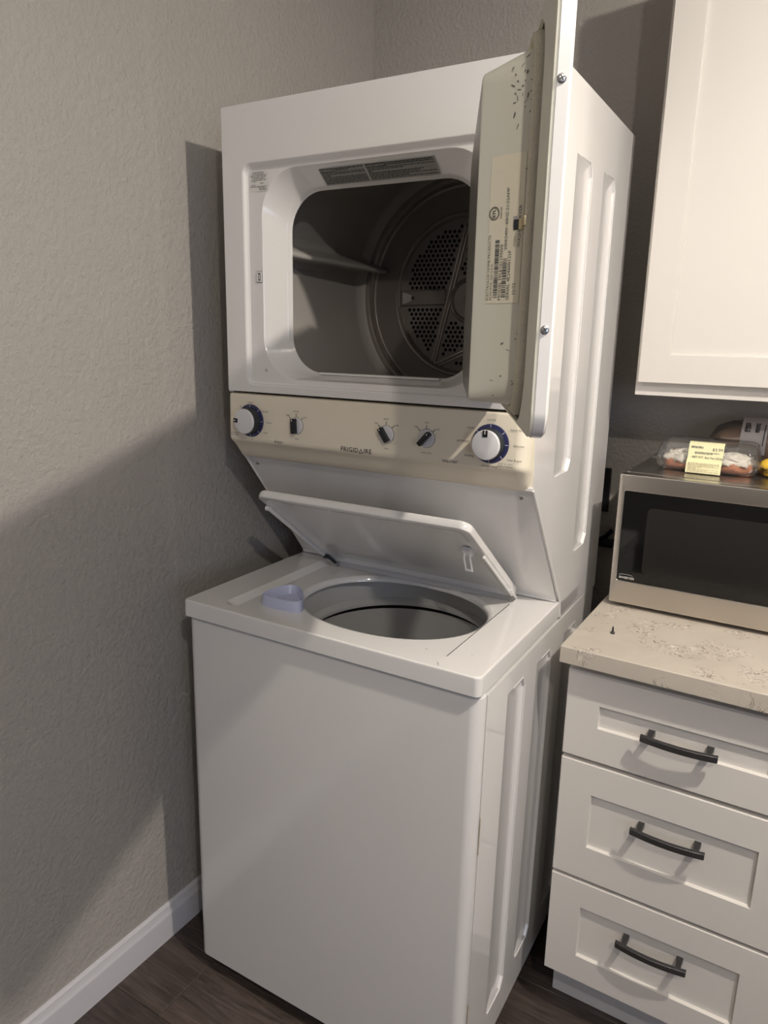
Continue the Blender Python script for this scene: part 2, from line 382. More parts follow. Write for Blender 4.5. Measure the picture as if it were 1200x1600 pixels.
# baseboards
def baseboard(name, p0, p1, nrm):
    prof = [(0, 0), (0.014, 0), (0.014, 0.066), (0.012, 0.071), (0.009, 0.078), (0.0075, 0.09), (0.004, 0.0955), (0, 0.0958)]
    p0, p1, nrm = Vector(p0), Vector(p1), Vector(nrm)
    struct(B().loft([[tuple(p + nrm * d + Vector((0, 0, z))) for d, z in prof] for p in (p0, p1)], 'baseboard', cap0=True, cap1=True).build(name, smooth=25))
baseboard('baseboard_left', (XL, YF, 0), (XL, YB, 0), (1, 0, 0))
baseboard('baseboard_back', (XL + 0.0145, YB, 0), (0.742, YB, 0), (0, -1, 0))
# recessed ceiling lamps that hold the bulbs
for i, (x, y, z, e, ea) in enumerate(LIGHTS):
    b = B(); n = 40
    prof = [(0.052, 0.0), (0.060, -0.004), (0.078, -0.004), (0.082, 0.0)]
    b.loft([[(r * math.cos(2 * PI * k / n), r * math.sin(2 * PI * k / n), zz) for k in range(n)] for r, zz in prof], 'lampwhite')
    o = b.build('recessed_lamp', smooth=40); o.location = (x, y, ZC)
    tag(o, label=['white ring of the recessed ceiling lamp nearest the washer', 'white ring of the recessed ceiling lamp nearer the middle of the kitchen'][i], category='lamp')

# ------------------------------------------------------------------ stacked washer and dryer
W, YD, ZT, SL, DB, ZTOP, ZS = 0.686, 0.1617, 0.9514, 0.0357, 0.7363, 1.9448, 1.3814
AP = empty('stacked_washer_dryer', (0, 0, 0), math.radians(0.9594),
           label='tall white stacked washer and dryer with both its door and lid open, in the corner', category='washer dryer')
ZB = 0.039
def lean(o):      # the washer cabinet stands a few millimetres out of plumb
    for v in o.data.vertices: v.co.x -= 0.0055 * max(0.0, 1 - v.co.z / 0.91)
# washer front wraps round both corners
def prof_front(inset=0.0, r=0.022):
    x0, x1, yf = 0.001 + inset, W - 0.001 - inset, 0.010 + inset; out = [(x0, 0.036)]
    for k in range(9):
        t = PI + PI / 2 * k / 8; out.append((x0 + r + r * math.cos(t), yf + r + r * math.sin(t)))
    for k in range(9):
        t = -PI / 2 + PI / 2 * k / 8; out.append((x1 - r + r * math.cos(t), yf + r + r * math.sin(t)))
    out.append((x1, 0.036)); return out
b = B()
b.loft([[(x, y, z) for x, y in prof_front(i)] for i, z in ((0.012, ZB), (0.002, ZB), (0, ZB + 0.003), (0, 0.903), (0.0012, 0.9075), (0.004, 0.9095), (0.02, 0.9095))], 'enamel', closed=False)
lean(b.build('washer_front_panel', AP, smooth=50))
def channel(b, x, y0, y1, z0, z1, sgn=1, cut=0.014):
    """embossed channel: wedge-cut ends, shallow slope from the near side, sharp step at the far side"""
    r = 0.004; d = 0.0055 * sgn
    outer = [(y0, z0 + 0.0), (y1 - cut, z0), (y1, z0 + cut * 1.6), (y1, z1 - cut * 1.6), (y1 - cut, z1), (y0, z1)]
    inn = [(y0 + (y1 - y0) * 0.45, z0 + 0.03), (y1 - cut - 0.0015, z0 + 0.003), (y1 - 0.002, z0 + cut * 1.6 + 0.002), (y1 - 0.002, z1 - cut * 1.6 - 0.002), (y1 - cut - 0.0015, z1 - 0.003), (y0 + (y1 - y0) * 0.45, z1 - 0.03)]
    b.loft([[(x, p, q) for p, q in outer], [(x - d, p, q) for p, q in inn]], 'enamel', cap1=True)
    ring = [(x + 0.0008 * sgn, p, q) for p, q in outer]
    b.tube([(x - 0.0008, y0 + 0.012, z0), (x - 0.0002, y1 - cut, z0), (x, y1, z0 + cut * 1.6), (x, y1, z1 - cut * 1.6), (x - 0.0002, y1 - cut, z1), (x - 0.0008, y0 + 0.03, z1)], 0.0014, 'enamel', n=6)
    return outer
def side_panel(name, x, outline, chans, sgn):
    b = B(); holes = [channel(b, x, *c, sgn=sgn) for c in chans]
    b.fill(outline, holes, 'enamel', lambda p, q: (x, p, q))
    # rear surface and rim so that the sheet has thickness
    xi = x - 0.012 * sgn
    b.loft([[(x, p, q) for p, q in outline], [(xi, p, q) for p, q in outline]], 'enamel')
    return b.build(name, AP, smooth=25)
LOW = [(0.0375, ZB), (0.722, ZB), (0.722, 0.905), (0.0375, 0.905)]
lean(side_panel('washer_side_panel', W, LOW, [(0.14, 0.236, 0.118, 0.862), (0.305, 0.400, 0.122, 0.858), (0.49, 0.59, 0.122, 0.858)], 1))
lean(side_panel('washer_side_panel', 0.0, LOW, [], -1))
UP = [(YD + 0.003, ZTOP), (YD + 0.003, ZS), (0.196, ZS - 0.002), (0.196, 1.330), (0.2075, 1.236), (0.213, 1.232), (0.4345, 0.9545), (0.4455, 0.9112), (DB, 0.9065), (DB, ZTOP)]
side_panel('upper_side_panel', W, UP, [(0.320, 0.424, 1.243, 1.826), (0.505, 0.600, 1.046, 1.829)], 1)
side_panel('upper_side_panel', 0.0, UP, [], -1)
b = B(); b.box(0.001, W - 0.001, DB - 0.006, DB, 0.9, ZTOP - 0.001, 'enamel'); b.box(0.008, W - 0.010, 0.715, 0.722, ZB, 0.9, 'enamel')
b.box(0.008, W - 0.012, 0.05, 0.71, ZB + 0.002, ZB + 0.01, 'gap'); b.build('back_panel', AP, smooth=0)
b = B(); b.box(0.0004, W - 0.0004, YD + 0.001, DB, ZTOP - 0.006, ZTOP + 0.0004, 'enamel', bev=0.0012); b.build('top_panel', AP)
for lx in (0.05, W - 0.05):
    for ly in (0.07, 0.66):
        b = B(); b.cyl((lx, ly, 0.0), (lx, ly, 0.012), 0.022, 'black', n=16); b.cyl((lx, ly, 0.012), (lx, ly, ZB + 0.004), 0.007, 'screw', n=10)
        b.build('leg', AP)
# flange along the sloped cut-out of the right panel
b = B(); b.tube([(W - 0.001, 0.2075, 1.236), (W - 0.001, 0.214, 1.230), (W - 0.001, 0.432, 0.957), (W - 0.001, 0.445, 0.914)], 0.0026, 'enamel', n=8)
b.build('panel_flange', AP); b = B()
b.tube([(0.001, 0.2075, 1.236), (0.001, 0.214, 1.230), (0.001, 0.432, 0.957), (0.001, 0.445, 0.914)], 0.0026, 'enamel', n=8)
b.build('panel_flange', AP)

# washer top with lid well and tub opening
YT = 0.452
b = B()
outer = rr2(0.0, W, 0.0, YT + 0.14, 0.012, 6)
def ring(pts, z): return [(x, y, z) for x, y in pts]
def inset_rr(i, r): return rr2(i, W - i, i, YT + 0.14 - i, r, 6)
b.loft([ring(inset_rr(0.006, 0.01), ZT - SL), ring(inset_rr(0.0, 0.012), ZT - SL), ring(inset_rr(0.0, 0.012), ZT - 0.004), ring(inset_rr(0.0012, 0.012), ZT - 0.0012), ring(inset_rr(0.004, 0.012), ZT)], 'enamel')
well = rr2(0.086, 0.600, 0.030, 0.412, 0.022, 6)
wellin = rr2(0.106, 0.5985, 0.042, 0.405, 0.018, 6)
b.fill(inset_rr(0.004, 0.012), [well], 'enamel', lambda p, q: (p, q, ZT))
WZ = ZT - 0.010
b.loft([ring(well, ZT), ring(wellin, WZ)], 'enamel')
CX, CY = 0.378, 0.247
hole = lambda d: selr(CX, CY, 0.205 + d, 0.163 + d, 2.15, 72)
b.fill(wellin, [hole(0.010)], 'enamel', lambda p, q: (p, q, WZ))
b.loft([ring(hole(0.010), WZ), ring(hole(0.004), WZ - 0.0015), ring(hole(0.0), WZ - 0.006), ring(hole(-0.001), WZ - 0.012), ring(hole(0.006), WZ - 0.013)], 'enamel')
b.build('washer_top', AP, smooth=35)
b = B()
b.loft([ring(selr(CX, CY + 0.02, 0.236, 0.222, 2.0, 72), 0.933), ring(selr(CX, CY + 0.02, 0.245, 0.235, 2.0, 72), 0.926), ring(selr(CX, CY + 0.03, 0.26, 0.235, 2.0, 72), 0.80)], 'gap'); b.build('dark_gap_sleeve', AP)  # near-black sleeve between the washer top and the balance ring
b = B(); cy = CY + 0.022
RT = 0.222
b.loft([ring(selr(CX, cy, RT + 0.014, RT + 0.014, 2, 72), 0.885), ring(selr(CX, cy, RT + 0.014, RT + 0.014, 2, 72), 0.926), ring(selr(CX, cy, RT + 0.008, RT + 0.008, 2, 72), 0.931), ring(selr(CX, cy, RT, RT, 2, 72), 0.931),
        ring(selr(CX, cy, RT - 0.006, RT - 0.006, 2, 72), 0.914), ring(selr(CX, cy, RT - 0.010, RT - 0.010, 2, 72), 0.872), ring(selr(CX, cy, RT - 0.022, RT - 0.022, 2, 72), 0.862), ring(selr(CX, cy, RT - 0.022, RT - 0.022, 2, 72), 0.855)], 'tub')
b.build('balance_ring', AP, smooth=40)
b = B()
b.loft([ring(selr(CX, cy, RT + 0.004, RT + 0.004, 2, 72), 0.856), ring(selr(CX, cy, RT - 0.004, RT - 0.004, 2, 72), 0.84)], 'gap')
b.loft([ring(selr(CX, cy, RT - 0.004, RT - 0.004, 2, 72), 0.84), ring(selr(CX, cy, RT - 0.012, RT - 0.012, 2, 72), 0.5), ring(selr(CX, cy, RT - 0.06, RT - 0.06, 2, 72), 0.46)], 'tub', cap1=True)
b.build('wash_basket', AP, smooth=40)
b = B()
b.loft([[(CX + r * (1 + 0.25 * math.cos(4 * t)) * math.cos(t), cy + r * (1 + 0.25 * math.cos(4 * t)) * math.sin(t), z) for t in [2 * PI * k / 48 for k in range(48)]] for r, z in ((0.12, 0.461), (0.06, 0.50), (0.035, 0.62), (0.03, 0.74), (0.02, 0.75))], 'tub', cap1=True)
b.build('agitator', AP, smooth=40)
b = B(); b.box(0.5986, 0.5993, 0.052, 0.36, ZT - 0.004, ZT + 0.0002, 'gap'); b.build('crease_shade_strip', AP, smooth=0)  # dark strip stands in for the shaded crease at the well edge
# latch in the right edge of the well
b = B(); fr = frame((0.5905, 0.100, WZ), (1, 0, 0), (0, 1, 0))
put_rect(b, fr, 0.002, 0.006, -0.012, 0.012, 'ink', 0.0006)
b.box(0.589, 0.5955, 0.080, 0.096, WZ, WZ + 0.0025, 'enamel', bev=0.0008); b.box(0.587, 0.592, 0.068, 0.079, WZ, WZ + 0.0015, 'enamel', bev=0.0006)
b.build('lid_latch_plate', AP)
# chips and scuffs
for (x, y, z, l, a) in ((0.545, 0.078, WZ + 0.0004, 0.007, -0.7), (0.60, 0.014, ZT + 0.0004, 0.012, -1.0), (0.636, 0.08, ZT + 0.0004, 0.004, 0.5)):
    b = B(); fr = frame((x, y, z), (math.cos(a), math.sin(a), 0), (-math.sin(a), math.cos(a), 0)); b.add([(-l / 2, -0.0006, 0), (l / 2, -0.0003, 0), (l / 2, 0.0004, 0), (-l / 2, 0.0008, 0)], [[0, 1, 2, 3]], 'inkgrey', fr); b.build('scratch', AP, smooth=0)
for (z0, z1, wd) in ((0.585, 0.665, 0.0028), (0.19, 0.25, 0.0032)):
    b = B(); rnd = random.Random(int(z0 * 1000)); n = 9
    L = [(W + 0.0006, 0.0375 - wd * rnd.uniform(0.2, 0.7), z0 + (z1 - z0) * k / n) for k in range(n + 1)]; Rr = [(W + 0.0006, 0.0375 + wd * rnd.uniform(0.3, 1.3), z0 + (z1 - z0) * k / n) for k in range(n + 1)]
    b.loft([[p, q] for p, q in zip(L, Rr)], 'rust', closed=False); b.build('rust_streak', AP, smooth=0, label='tan rust streak along the front seam'); lean(bpy.data.objects['rust_streak' if z0 > 0.5 else 'rust_streak.001'])
# bleach cup
b = B(); pts = []
tri = [(0.133, 0.112), (0.238, 0.098), (0.244, 0.112), (0.163, 0.198), (0.133, 0.185)]
tri = [(0.146, 0.083), (0.232, 0.083), (0.245, 0.105), (0.188, 0.176), (0.150, 0.176), (0.135, 0.105)]
def smooth_poly(P, it=3):
    for _ in range(it):
        Q = []
        for i in range(len(P)):
            a, c = Vector(P[i]), Vector(P[(i + 1) % len(P)]); Q += [tuple(a * 0.75 + c * 0.25), tuple(a * 0.25 + c * 0.75)]
        P = Q
    return P
T = smooth_poly([Vector((*p, 0)) for p in tri], 3); cen = Vector((0.187, 0.125, 0))
def tring(s, z, dy=0.0): return [(cen.x + (p[0] - cen.x) * s, cen.y + (p[1] - cen.y) * s + dy, z) for p in T]
b.loft([tring(1.03, WZ), tring(1.0, WZ + 0.004), tring(0.98, WZ + 0.022), tring(0.95, WZ + 0.0235), tring(0.92, WZ + 0.021), tring(0.80, WZ + 0.005), tring(0.3, WZ + 0.003)], 'blue', cap1=True)
b.build('bleach_cup', AP, smooth=45, label='pale blue plastic bleach cup')

# sloped shroud between the lid and the console
n_ = Vector((0, -(1.2324 - 0.9514), -(0.4298 - 0.2169))).normalized()
b = B(); sl = lambda x, t, o=0.0: tuple(Vector((x, 0.2169 + (0.4298 - 0.2169) * t, 1.2324 + (0.9514 - 1.2324) * t)) + n_ * o)
R = []
for x, o in ((0.0035, -0.006), (0.0035, 0.0), (0.0045, 0.0012), (W - 0.0075, 0.0012), (W - 0.0065, 0.0), (W - 0.0065, -0.006)):
    R.append([sl(x, 0.0, o - 0.008), sl(x, 0.0, o), sl(x, 0.012, o + 0.0006), sl(x, 0.5, o), sl(x, 0.97, o), (x, sl(x, 1.0, o)[1] - 0.006, ZT + 0.0015)])
b.loft(R, 'enamel', closed=False); b.build('sloped_shroud', AP, smooth=30)
fs = frame(sl(0, 0.0, 0.0012), (1, 0, 0), Vector(sl(0, 0, 0)) - Vector(sl(0, 1, 0)))
for sx in (0.022, W - 0.030):
    b = B(); screw_head(b, fs, sx, -0.020, 0.0045); b.build('screw', AP, label='small zinc screw')

# lid: hinge line at the back of the well, propped open against the shroud
HB = Vector((0, 0.398, 0.955)); EF = Vector((0, 0.112, 1.170)); u = (EF - HB); LL = u.length; u.normalize(); lv = Vector((1, 0, 0))
X0, X1 = 0.108, 0.602
fl = Matrix(((1, 0, 0, 0), (0, u.y, u.z, HB.y), (0, u.z, -u.y, HB.z), (0, 0, 0, 1)))  # local: a = x, b = along lid, c = towards the back/top side
b = B()
# c > 0 is outer side (faces shroud); underside faces the camera at c = 0
def lr(i, r): return rr2(X0 + i, X1 - i, 0.0 + i * 0.3, LL - i, r, 6)
rings = [[(x, y, c) for x, y in lr(i, r)] for i, r, c in ((0.034, 0.018, 0.0095), (0.020, 0.016, 0.0015), (0.006, 0.018, 0.0), (0.0015, 0.02, 0.002), (0.0, 0.022, 0.006), (0.0, 0.022, 0.014), (0.003, 0.02, 0.018), (0.008, 0.018, 0.019))]
b.loft(rings, 'enamel', cap0=True, cap1=True, xf=fl)
lid = b.build('washer_lid', AP, smooth=40)
# side rails, hinges, catch
b = B(); b.box(X0 + 0.004, X0 + 0.010, 0.03, LL - 0.05, -0.008, 0.004, 'enamel', bev=0.0015, xf=fl); b.cyl((X0 + 0.003, LL - 0.05, -0.004), (X0 + 0.013, LL - 0.05, -0.004), 0.006, 'enamel', n=14, xf=fl); b.build('lid_rail', lid)
b = B(); b.box(X1 - 0.008, X1 - 0.003, 0.02, LL - 0.12, -0.006, 0.004, 'enamel', bev=0.0015, xf=fl); b.build('lid_rail', lid)
b = B(); b.box(X0 + 0.005, X0 + 0.019, -0.01, 0.045, -0.011, -0.001, 'charcoal', bev=0.002, xf=fl); b.box(X0 + 0.012, X0 + 0.021, -0.006, 0.04, -0.013, -0.010, 'screw', bev=0.001, xf=fl)
b.cyl((X0 + 0.004, -0.004, -0.008), (X0 + 0.024, -0.004, -0.008), 0.007, 'screw', n=14, xf=fl); b.build('lid_hinge', lid, label='dark metal hinge')
b = B(); b.box(X1 - 0.014, X1 - 0.001, -0.004, 0.05, -0.003, 0.004, 'enamel', bev=0.002, xf=fl)
screw_head(b, fl @ Matrix.Translation((X1 - 0.007, 0.036, -0.003)) @ Matrix.Rotation(PI, 4, 'X'), 0, 0, 0.003, 'charcoal'); screw_head(b, fl @ Matrix.Translation((X1 - 0.007, 0.014, -0.003)) @ Matrix.Rotation(PI, 4, 'X'), 0, 0, 0.003, 'charcoal')
b.build('lid_hinge', lid)
b = B(); q0 = 0.562
b.box(q0 - 0.009, q0 + 0.009, 0.226, 0.250, -0.002, 0.008, 'knobwhite', bev=0.001, xf=fl)
for dx in (-0.0065, 0.0065): b.tube([(q0 + dx, 0.238, 0.0), (q0 + dx, 0.232, -0.010), (q0 + dx, 0.205, -0.024)], 0.0019, 'knobwhite', n=8, xf=fl)
b.tube([(q0 - 0.0075, 0.205, -0.024), (q0 + 0.0075, 0.205, -0.024)], 0.0024, 'knobwhite', n=8, xf=fl)
b.build('lid_catch', lid, label='white plastic catch hook')

# dryer front: outer face, shallow recess, funnel, opening
def rg(x0, x1, z0, z1, r, y): return [(p, y, q) for p, q in rr2(x0, x1, z0, z1, r, 10)]
b = B()
ds = [rg(0.003, W - 0.003, ZS + 0.005, ZTOP - 0.003, 0.003, YD + 0.02), rg(0.0, W, ZS + 0.002, ZTOP, 0.003, YD + 0.001), rg(0.0004, W - 0.0004, ZS + 0.0024, ZTOP - 0.0004, 0.003, YD + 0.0003), rg(0.0012, W - 0.0012, ZS + 0.0032, ZTOP - 0.0012, 0.003, YD),
      rg(0.052, W - 0.052, 1.398, 1.8375, 0.018, YD), rg(0.0545, W - 0.0545, 1.4002, 1.8345, 0.016, YD + 0.0015), rg(0.0565, W - 0.0565, 1.402, 1.8275, 0.014, YD + 0.0075), rg(0.060, W - 0.060, 1.4045, 1.8235, 0.012, YD + 0.0100),
      rg(0.093, W - 0.093, 1.4125, 1.8215, 0.085, YD + 0.0105), rg(0.0955, W - 0.0955, 1.4140, 1.8195, 0.085, YD + 0.0125), rg(0.124, W - 0.124, 1.4205, 1.7905, 0.080, YD + 0.049), rg(0.127, W - 0.127, 1.4225, 1.7880, 0.078, YD + 0.0515), rg(0.1285, W - 0.1285, 1.4240, 1.7865, 0.078, YD + 0.056), rg(0.132, W - 0.132, 1.427, 1.784, 0.076, YD + 0.060)]
b.loft(ds, 'enamel'); b.build('dryer_front_panel', AP, smooth=28)
# strip ledge at the bottom of the opening (lint grille cover)
b = B(); b.box(0.205, 0.485, YD + 0.050, YD + 0.078, 1.4240, 1.4290, 'enamel', bev=0.002); b.box(0.205, 0.485, YD + 0.079, YD + 0.094, 1.4240, 1.4275, 'enamel', bev=0.0015); b.build('lint_cover', AP)
# strike plate, plug hole
b = B(); fr = frame((0.0845, YD + 0.0100, 1.619), (1, 0, 0), (0, 0, 1))
b.loft([[(x, y, h) for x, y in rrect(0, 0, w_, h_, 0.001, 2)] for w_, h_, h in ((0.0125, 0.021, 0), (0.0125, 0.021, 0.0012), (0.011, 0.0195, 0.0018), (0.0075, 0.015, 0.0018), (0.007, 0.0145, 0.0006))], 'sticker_white', cap1=True, xf=fr)
put_rect(b, fr, -0.0072, 0.0072, -0.0115, 0.0115, 'inkgrey', 0.0003); put_rect(b, fr, -0.0033, 0.0033, -0.007, 0.007, 'ink', 0.0008); put_rect(b, fr, -0.0015, 0.0015, -0.005, 0.005, 'knobwhite', 0.0012)
b.build('door_strike', AP, smooth=30)
b = B(); b.cyl((0.0995, YD + 0.0115, 1.4305), (0.0995, YD + 0.0085, 1.4305), 0.0045, 'enamel', n=16); b.cyl((0.0995, YD + 0.0086, 1.4305), (0.0995, YD + 0.0084, 1.4305), 0.0028, 'rim_grey', n=16); b.build('plug_button', AP)
# small notice on the recess floor
b = B(); fr = frame((0.0650, YD + 0.0097, 1.783), (1, 0, 0), (0, 0, 1))
fr = fr @ Matrix.Diagonal((1.1, 1.05, 1, 1)); put_rect(b, fr, 0, 0.0425, 0, 0.0375, 'sticker_white', 0.0)
for i, (a0, a1) in enumerate(((0.006, 0.032), (0.006, 0.032), (0.001, 0.038), (0.003, 0.036), (0.007, 0.034), (0.003, 0.037), (0.009, 0.012), (0.024, 0.032), (0.004, 0.014), (0.001, 0.039), (0.020, 0.038), (0.022, 0.038))):
    fine_print(b, fr, a0, a1, 0.0345 - i * 0.0028 - 0.0016, 0.0345 - i * 0.0028, 1, 'inkgrey', 0.0003, seed=i, fill=0.8)
b.build('notice_sticker', AP, smooth=0, label='small white paper notice with fine print', recalc=False)
# bilingual warning on the upper funnel wall
P0, P1 = Vector((0.2, YD + 0.0125, 1.8195)), Vector((0.2, YD + 0.049, 1.7905)); dv = (P1 - P0).normalized()
fr = frame(P1 + Vector((0.035, -0.0018, -0.0006)), (1, 0, 0), -dv)
b = B(); H = 0.0375
def skew(a, c): return a - 0.012 * (c / H) * 0
put_rect(b, fr, -0.008, 0.240, -0.001, H, 'sticker_dark', 0.0)
put_rect(b, fr, 0.0935, 0.0950, 0, H, 'sticker_white', 0.0004)
put_rect(b, fr, -0.006, 0.027, H - 0.0085, H - 0.001, 'black', 0.0004); put_text(b, '\u25b2WARNING' if False else 'WARNING', 0.0068, fr, 0.0105, H - 0.0047, 'sticker_white', h=0.0008)
put_rect(b, fr, 0.0965, 0.140, H - 0.0085, H - 0.001, 'black', 0.0004); put_text(b, 'AVERTISSEMENT', 0.0056, fr, 0.1182, H - 0.0047, 'sticker_white', h=0.0008)
fine_print(b, fr, 0.029, 0.091, H - 0.0080, H - 0.0015, 2, 'ink', 0.0004, 3)
fine_print(b, fr, 0.142, 0.236, H - 0.0080, H - 0.0015, 2, 'ink', 0.0004, 4)
fine_print(b, fr, -0.005, 0.091, 0.001, H - 0.010, 8, 'ink', 0.0004, 5, 0.5); fine_print(b, fr, 0.0975, 0.236, 0.001, H - 0.010, 8, 'ink', 0.0004, 6, 0.5)
b.build('warning_sticker', AP, smooth=0, label='grey bilingual warning sticker with fine print', recalc=False)

# drum
DX, DZ = 0.352, 1.602; R0 = 0.292
def circ(r, y, cx=DX, cz=DZ, n=96): return [(cx + r * math.cos(2 * PI * k / n), y, cz + r * math.sin(2 * PI * k / n)) for k in range(n)]
b = B(); b.loft([circ(R0, YD + 0.061), circ(R0, 0.57), circ(R0 - 0.004, 0.585), circ(R0 - 0.018, 0.597)], 'drum')
b.fill([(p, q) for p, _, q in circ(R0 + 0.03, 0)], [[(p, q) for p, q in rr2(0.13, W - 0.13, 1.425, 1.786, 0.077, 10)]], 'gap', lambda p, q: (p, YD + 0.061, q))
drum = b.build('drum', AP, smooth=40)
b = B(); b.loft([circ(0.276, 0.597), circ(0.266, 0.592), circ(0.262, 0.588), circ(0.257, 0.588), circ(0.253, 0.593), circ(0.250, 0.602)], 'drumrim')
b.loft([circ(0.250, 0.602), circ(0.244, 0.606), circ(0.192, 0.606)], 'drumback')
b.loft([circ(0.192, 0.606), circ(0.188, 0.600), circ(0.183, 0.599), circ(0.179, 0.604), circ(0.177, 0.612)], 'drumrim'); b.build('drum_back_ring', drum, smooth=40)
def baffle(ang):
    b = B(); rings = []
    ur = Vector((math.cos(ang), 0, math.sin(ang))); ut = Vector((-math.sin(ang), 0, math.cos(ang)))
    for y, h, wd in ((YD + 0.075, 0.004, 0.030), (YD + 0.10, 0.030, 0.036), (0.30, 0.050, 0.038), (0.50, 0.064, 0.036), (0.580, 0.072, 0.034), (0.597, 0.072, 0.033), (0.604, 0.068, 0.028), (0.6055, 0.06, 0.02), (0.606, 0.0, 0.015)):
        rr_ = []
        for k in range(33):
            t = -1 + 2 * k / 32; prof = 0.16 * math.exp(-(t * 1.5) ** 2) * (1 - t * t) + 0.84 * math.exp(-(t * 3.4) ** 4) if abs(t) < 1 else 0
            rr_.append(Vector((DX, y, DZ)) + ur * (R0 - 0.001 - h * prof) + ut * (wd * t))
        rings.append(rr_)
    b.loft(rings, 'drum', closed=False); b.build('baffle', drum, smooth=60)
for ang in (PI - 0.27, PI - 0.27 + 2 * PI / 3, PI - 0.27 - 2 * PI / 3): baffle(ang)
# perforated back plate
HX, HZ = 0.365, 1.592
V3 = [(0.352, 1.770), (0.268, 1.432), (0.520, 1.545)]
def inseg(p, q, m):
    (x, z) = (p, q); d = 9
    for i in range(3):
        a, c = Vector(V3[i]), Vector(V3[(i + 1) % 3]); t = max(0, min(1, (Vector((x, z)) - a).dot(c - a) / (c - a).length_squared)); d = min(d, (a + (c - a) * t - Vector((x, z))).length)
    return d < m
mids = [(Vector(V3[i]) + Vector(V3[(i + 1) % 3])) / 2 for i in range(3)]
def inband(x, z):
    for m_ in mids:
        d = (m_ - Vector((DX, DZ))).normalized(); v = Vector((x, z)) - m_; t = v.dot(d)
        if t > -0.03 and abs(v.dot(Vector((-d.y, d.x)))) < 0.021: return True
    return False
holes = []; st = 0.0122
for r in range(-20, 21):
    for c in range(-20, 21):
        x = DX + (c + 0.5 * (r % 2)) * st; z = DZ + r * st * 0.866
        if math.hypot(x - DX, z - DZ) > 0.160 or math.hypot(x - HX, z - HZ) < 0.062 or inseg(x, z, 0.013) or inband(x, z): continue
        holes.append([(x + 0.0044 * math.cos(2 * PI * k / 8), z + 0.0044 * math.sin(2 * PI * k / 8)) for k in range(8)])
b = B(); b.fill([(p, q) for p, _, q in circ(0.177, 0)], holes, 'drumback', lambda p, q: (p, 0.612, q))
b.build('perforated_plate', drum, smooth=0)
b = B(); b.loft([circ(0.185, 0.625)], 'gap', cap0=True); b.build('dark_backing', drum, smooth=0)  # black sheet stands in for the shade behind the plate holes
b = B()
for i in range(3):
    a, c = Vector(V3[i]), Vector(V3[(i + 1) % 3]); L = (c - a).length; fr = frame((a.x, 0.612, a.y), (c.x - a.x, 0, c.y - a.y), (-(c.y - a.y), 0, (c.x - a.x)))
    sg = -1 if (fr @ Vector((0, 0, 1)) - fr @ Vector((0, 0, 0))).y > 0 else 1
    for off in (-0.0045, 0.0045):
        b.loft([[(t, off + o, h * sg) for t in (0.006, 0.012, L - 0.012, L - 0.006)] for o, h in ((-0.003, 0), (-0.001, 0.0035), (0.001, 0.0035), (0.003, 0))], 'drumrim', closed=False, xf=fr)
for m_ in mids:
    d = (m_ - Vector((DX, DZ))).normalized(); L0, L1 = 0.012, 0.175 - (m_ - Vector((DX, DZ))).length
    fr = frame((m_.x, 0.612, m_.y), (d.x, 0, d.y), (-d.y, 0, d.x)); sg = -1 if (fr.to_3x3() @ Vector((0, 0, 1))).y > 0 else 1
    b.loft([[(t, o, h * sg) for t in (L0, L1)] for o, h in ((-0.020, 0), (-0.016, 0.004), (0.016, 0.004), (0.020, 0))], 'drumback', closed=False, xf=fr)
    b.loft([[(L1 - 0.03, -0.006, 0.0045 * sg), (L1 - 0.03, 0.006, 0.0045 * sg)], [(L1 - 0.004, -0.015, 0.0045 * sg), (L1 - 0.004, 0.015, 0.0045 * sg)]], 'drum', closed=False, xf=fr)
    b.cyl((L1 - 0.033, 0, 0.003 * sg), (L1 - 0.033, 0, 0.0052 * sg), 0.0045, 'ink', n=12, xf=fr)
b.build('plate_ribs', drum, smooth=30)
b = B(); b.loft([circ(r, y, HX, HZ, 48) for r, y in ((0.055, 0.6118), (0.052, 0.606), (0.048, 0.604), (0.044, 0.608), (0.043, 0.609))], 'drumrim')
b.loft([circ(r, y, HX, HZ, 48) for r, y in ((0.043, 0.609), (0.020, 0.610), (0.017, 0.603), (0.010, 0.602))], 'drumback', cap1=True); b.build('hub', drum, smooth=40)

# console
b = B(); rings = []
pf = [(0.212, 1.3790), (0.166, 1.3790), (0.1625, 1.3770), (0.1610, 1.3735), (0.1600, 1.3300), (0.1590, 1.2860), (0.1600, 1.2790), (0.1640, 1.2745), (0.1700, 1.2700), (0.1790, 1.2610), (0.1880, 1.2490), (0.1980, 1.2370), (0.2080, 1.2330), (0.225, 1.2330)]
for x, o in ((0.0, 0.012), (0.001, 0.005), (0.004, 0.001), (0.007, 0.0), (0.663, 0.0), (0.669, 0.0012), (0.675, 0.0045), (0.680, 0.010), (0.684, 0.019), (0.6855, 0.030)):
    rings.append([(x, min(y + o * (1.0 if y < 0.2 else 0.3), 0.235), z) for y, z in pf])
b.loft(rings, 'console', closed=False, cap0=True, cap1=True); con = b.build('control_console', AP, smooth=35)
b = B(); b.loft([[(0.01, 0.1795, 1.2655), (0.01, 0.183, 1.2630)], [(0.64, 0.1795, 1.2655), (0.64, 0.183, 1.2630)]], 'rim_grey', closed=False)
KF = frame((0, 0.1598, 0), (1, 0, 0), (0, 0, 1))      # a = x, b = z, normal = -y
b = B()
def ptx(s, x, z, size, mat='inkgrey', **k): put_text(b, s, size, KF, x, z, mat, h=0.0008, **k)
ptx('dryer', 0.1382, 1.2825, 0.0108); ptx('washer', 0.539, 1.2830, 0.0112)
for i, ch in enumerate('FRIGID'): pass
V, F = text_geo('FRIGID', 0.0130, 'LEFT', offset=0.0002, space=1.08); b.add(V, F, 'ink', KF @ Matrix.Translation((0.2965, 1.2830, 0.0008))); wF = max(v.x for v in V)
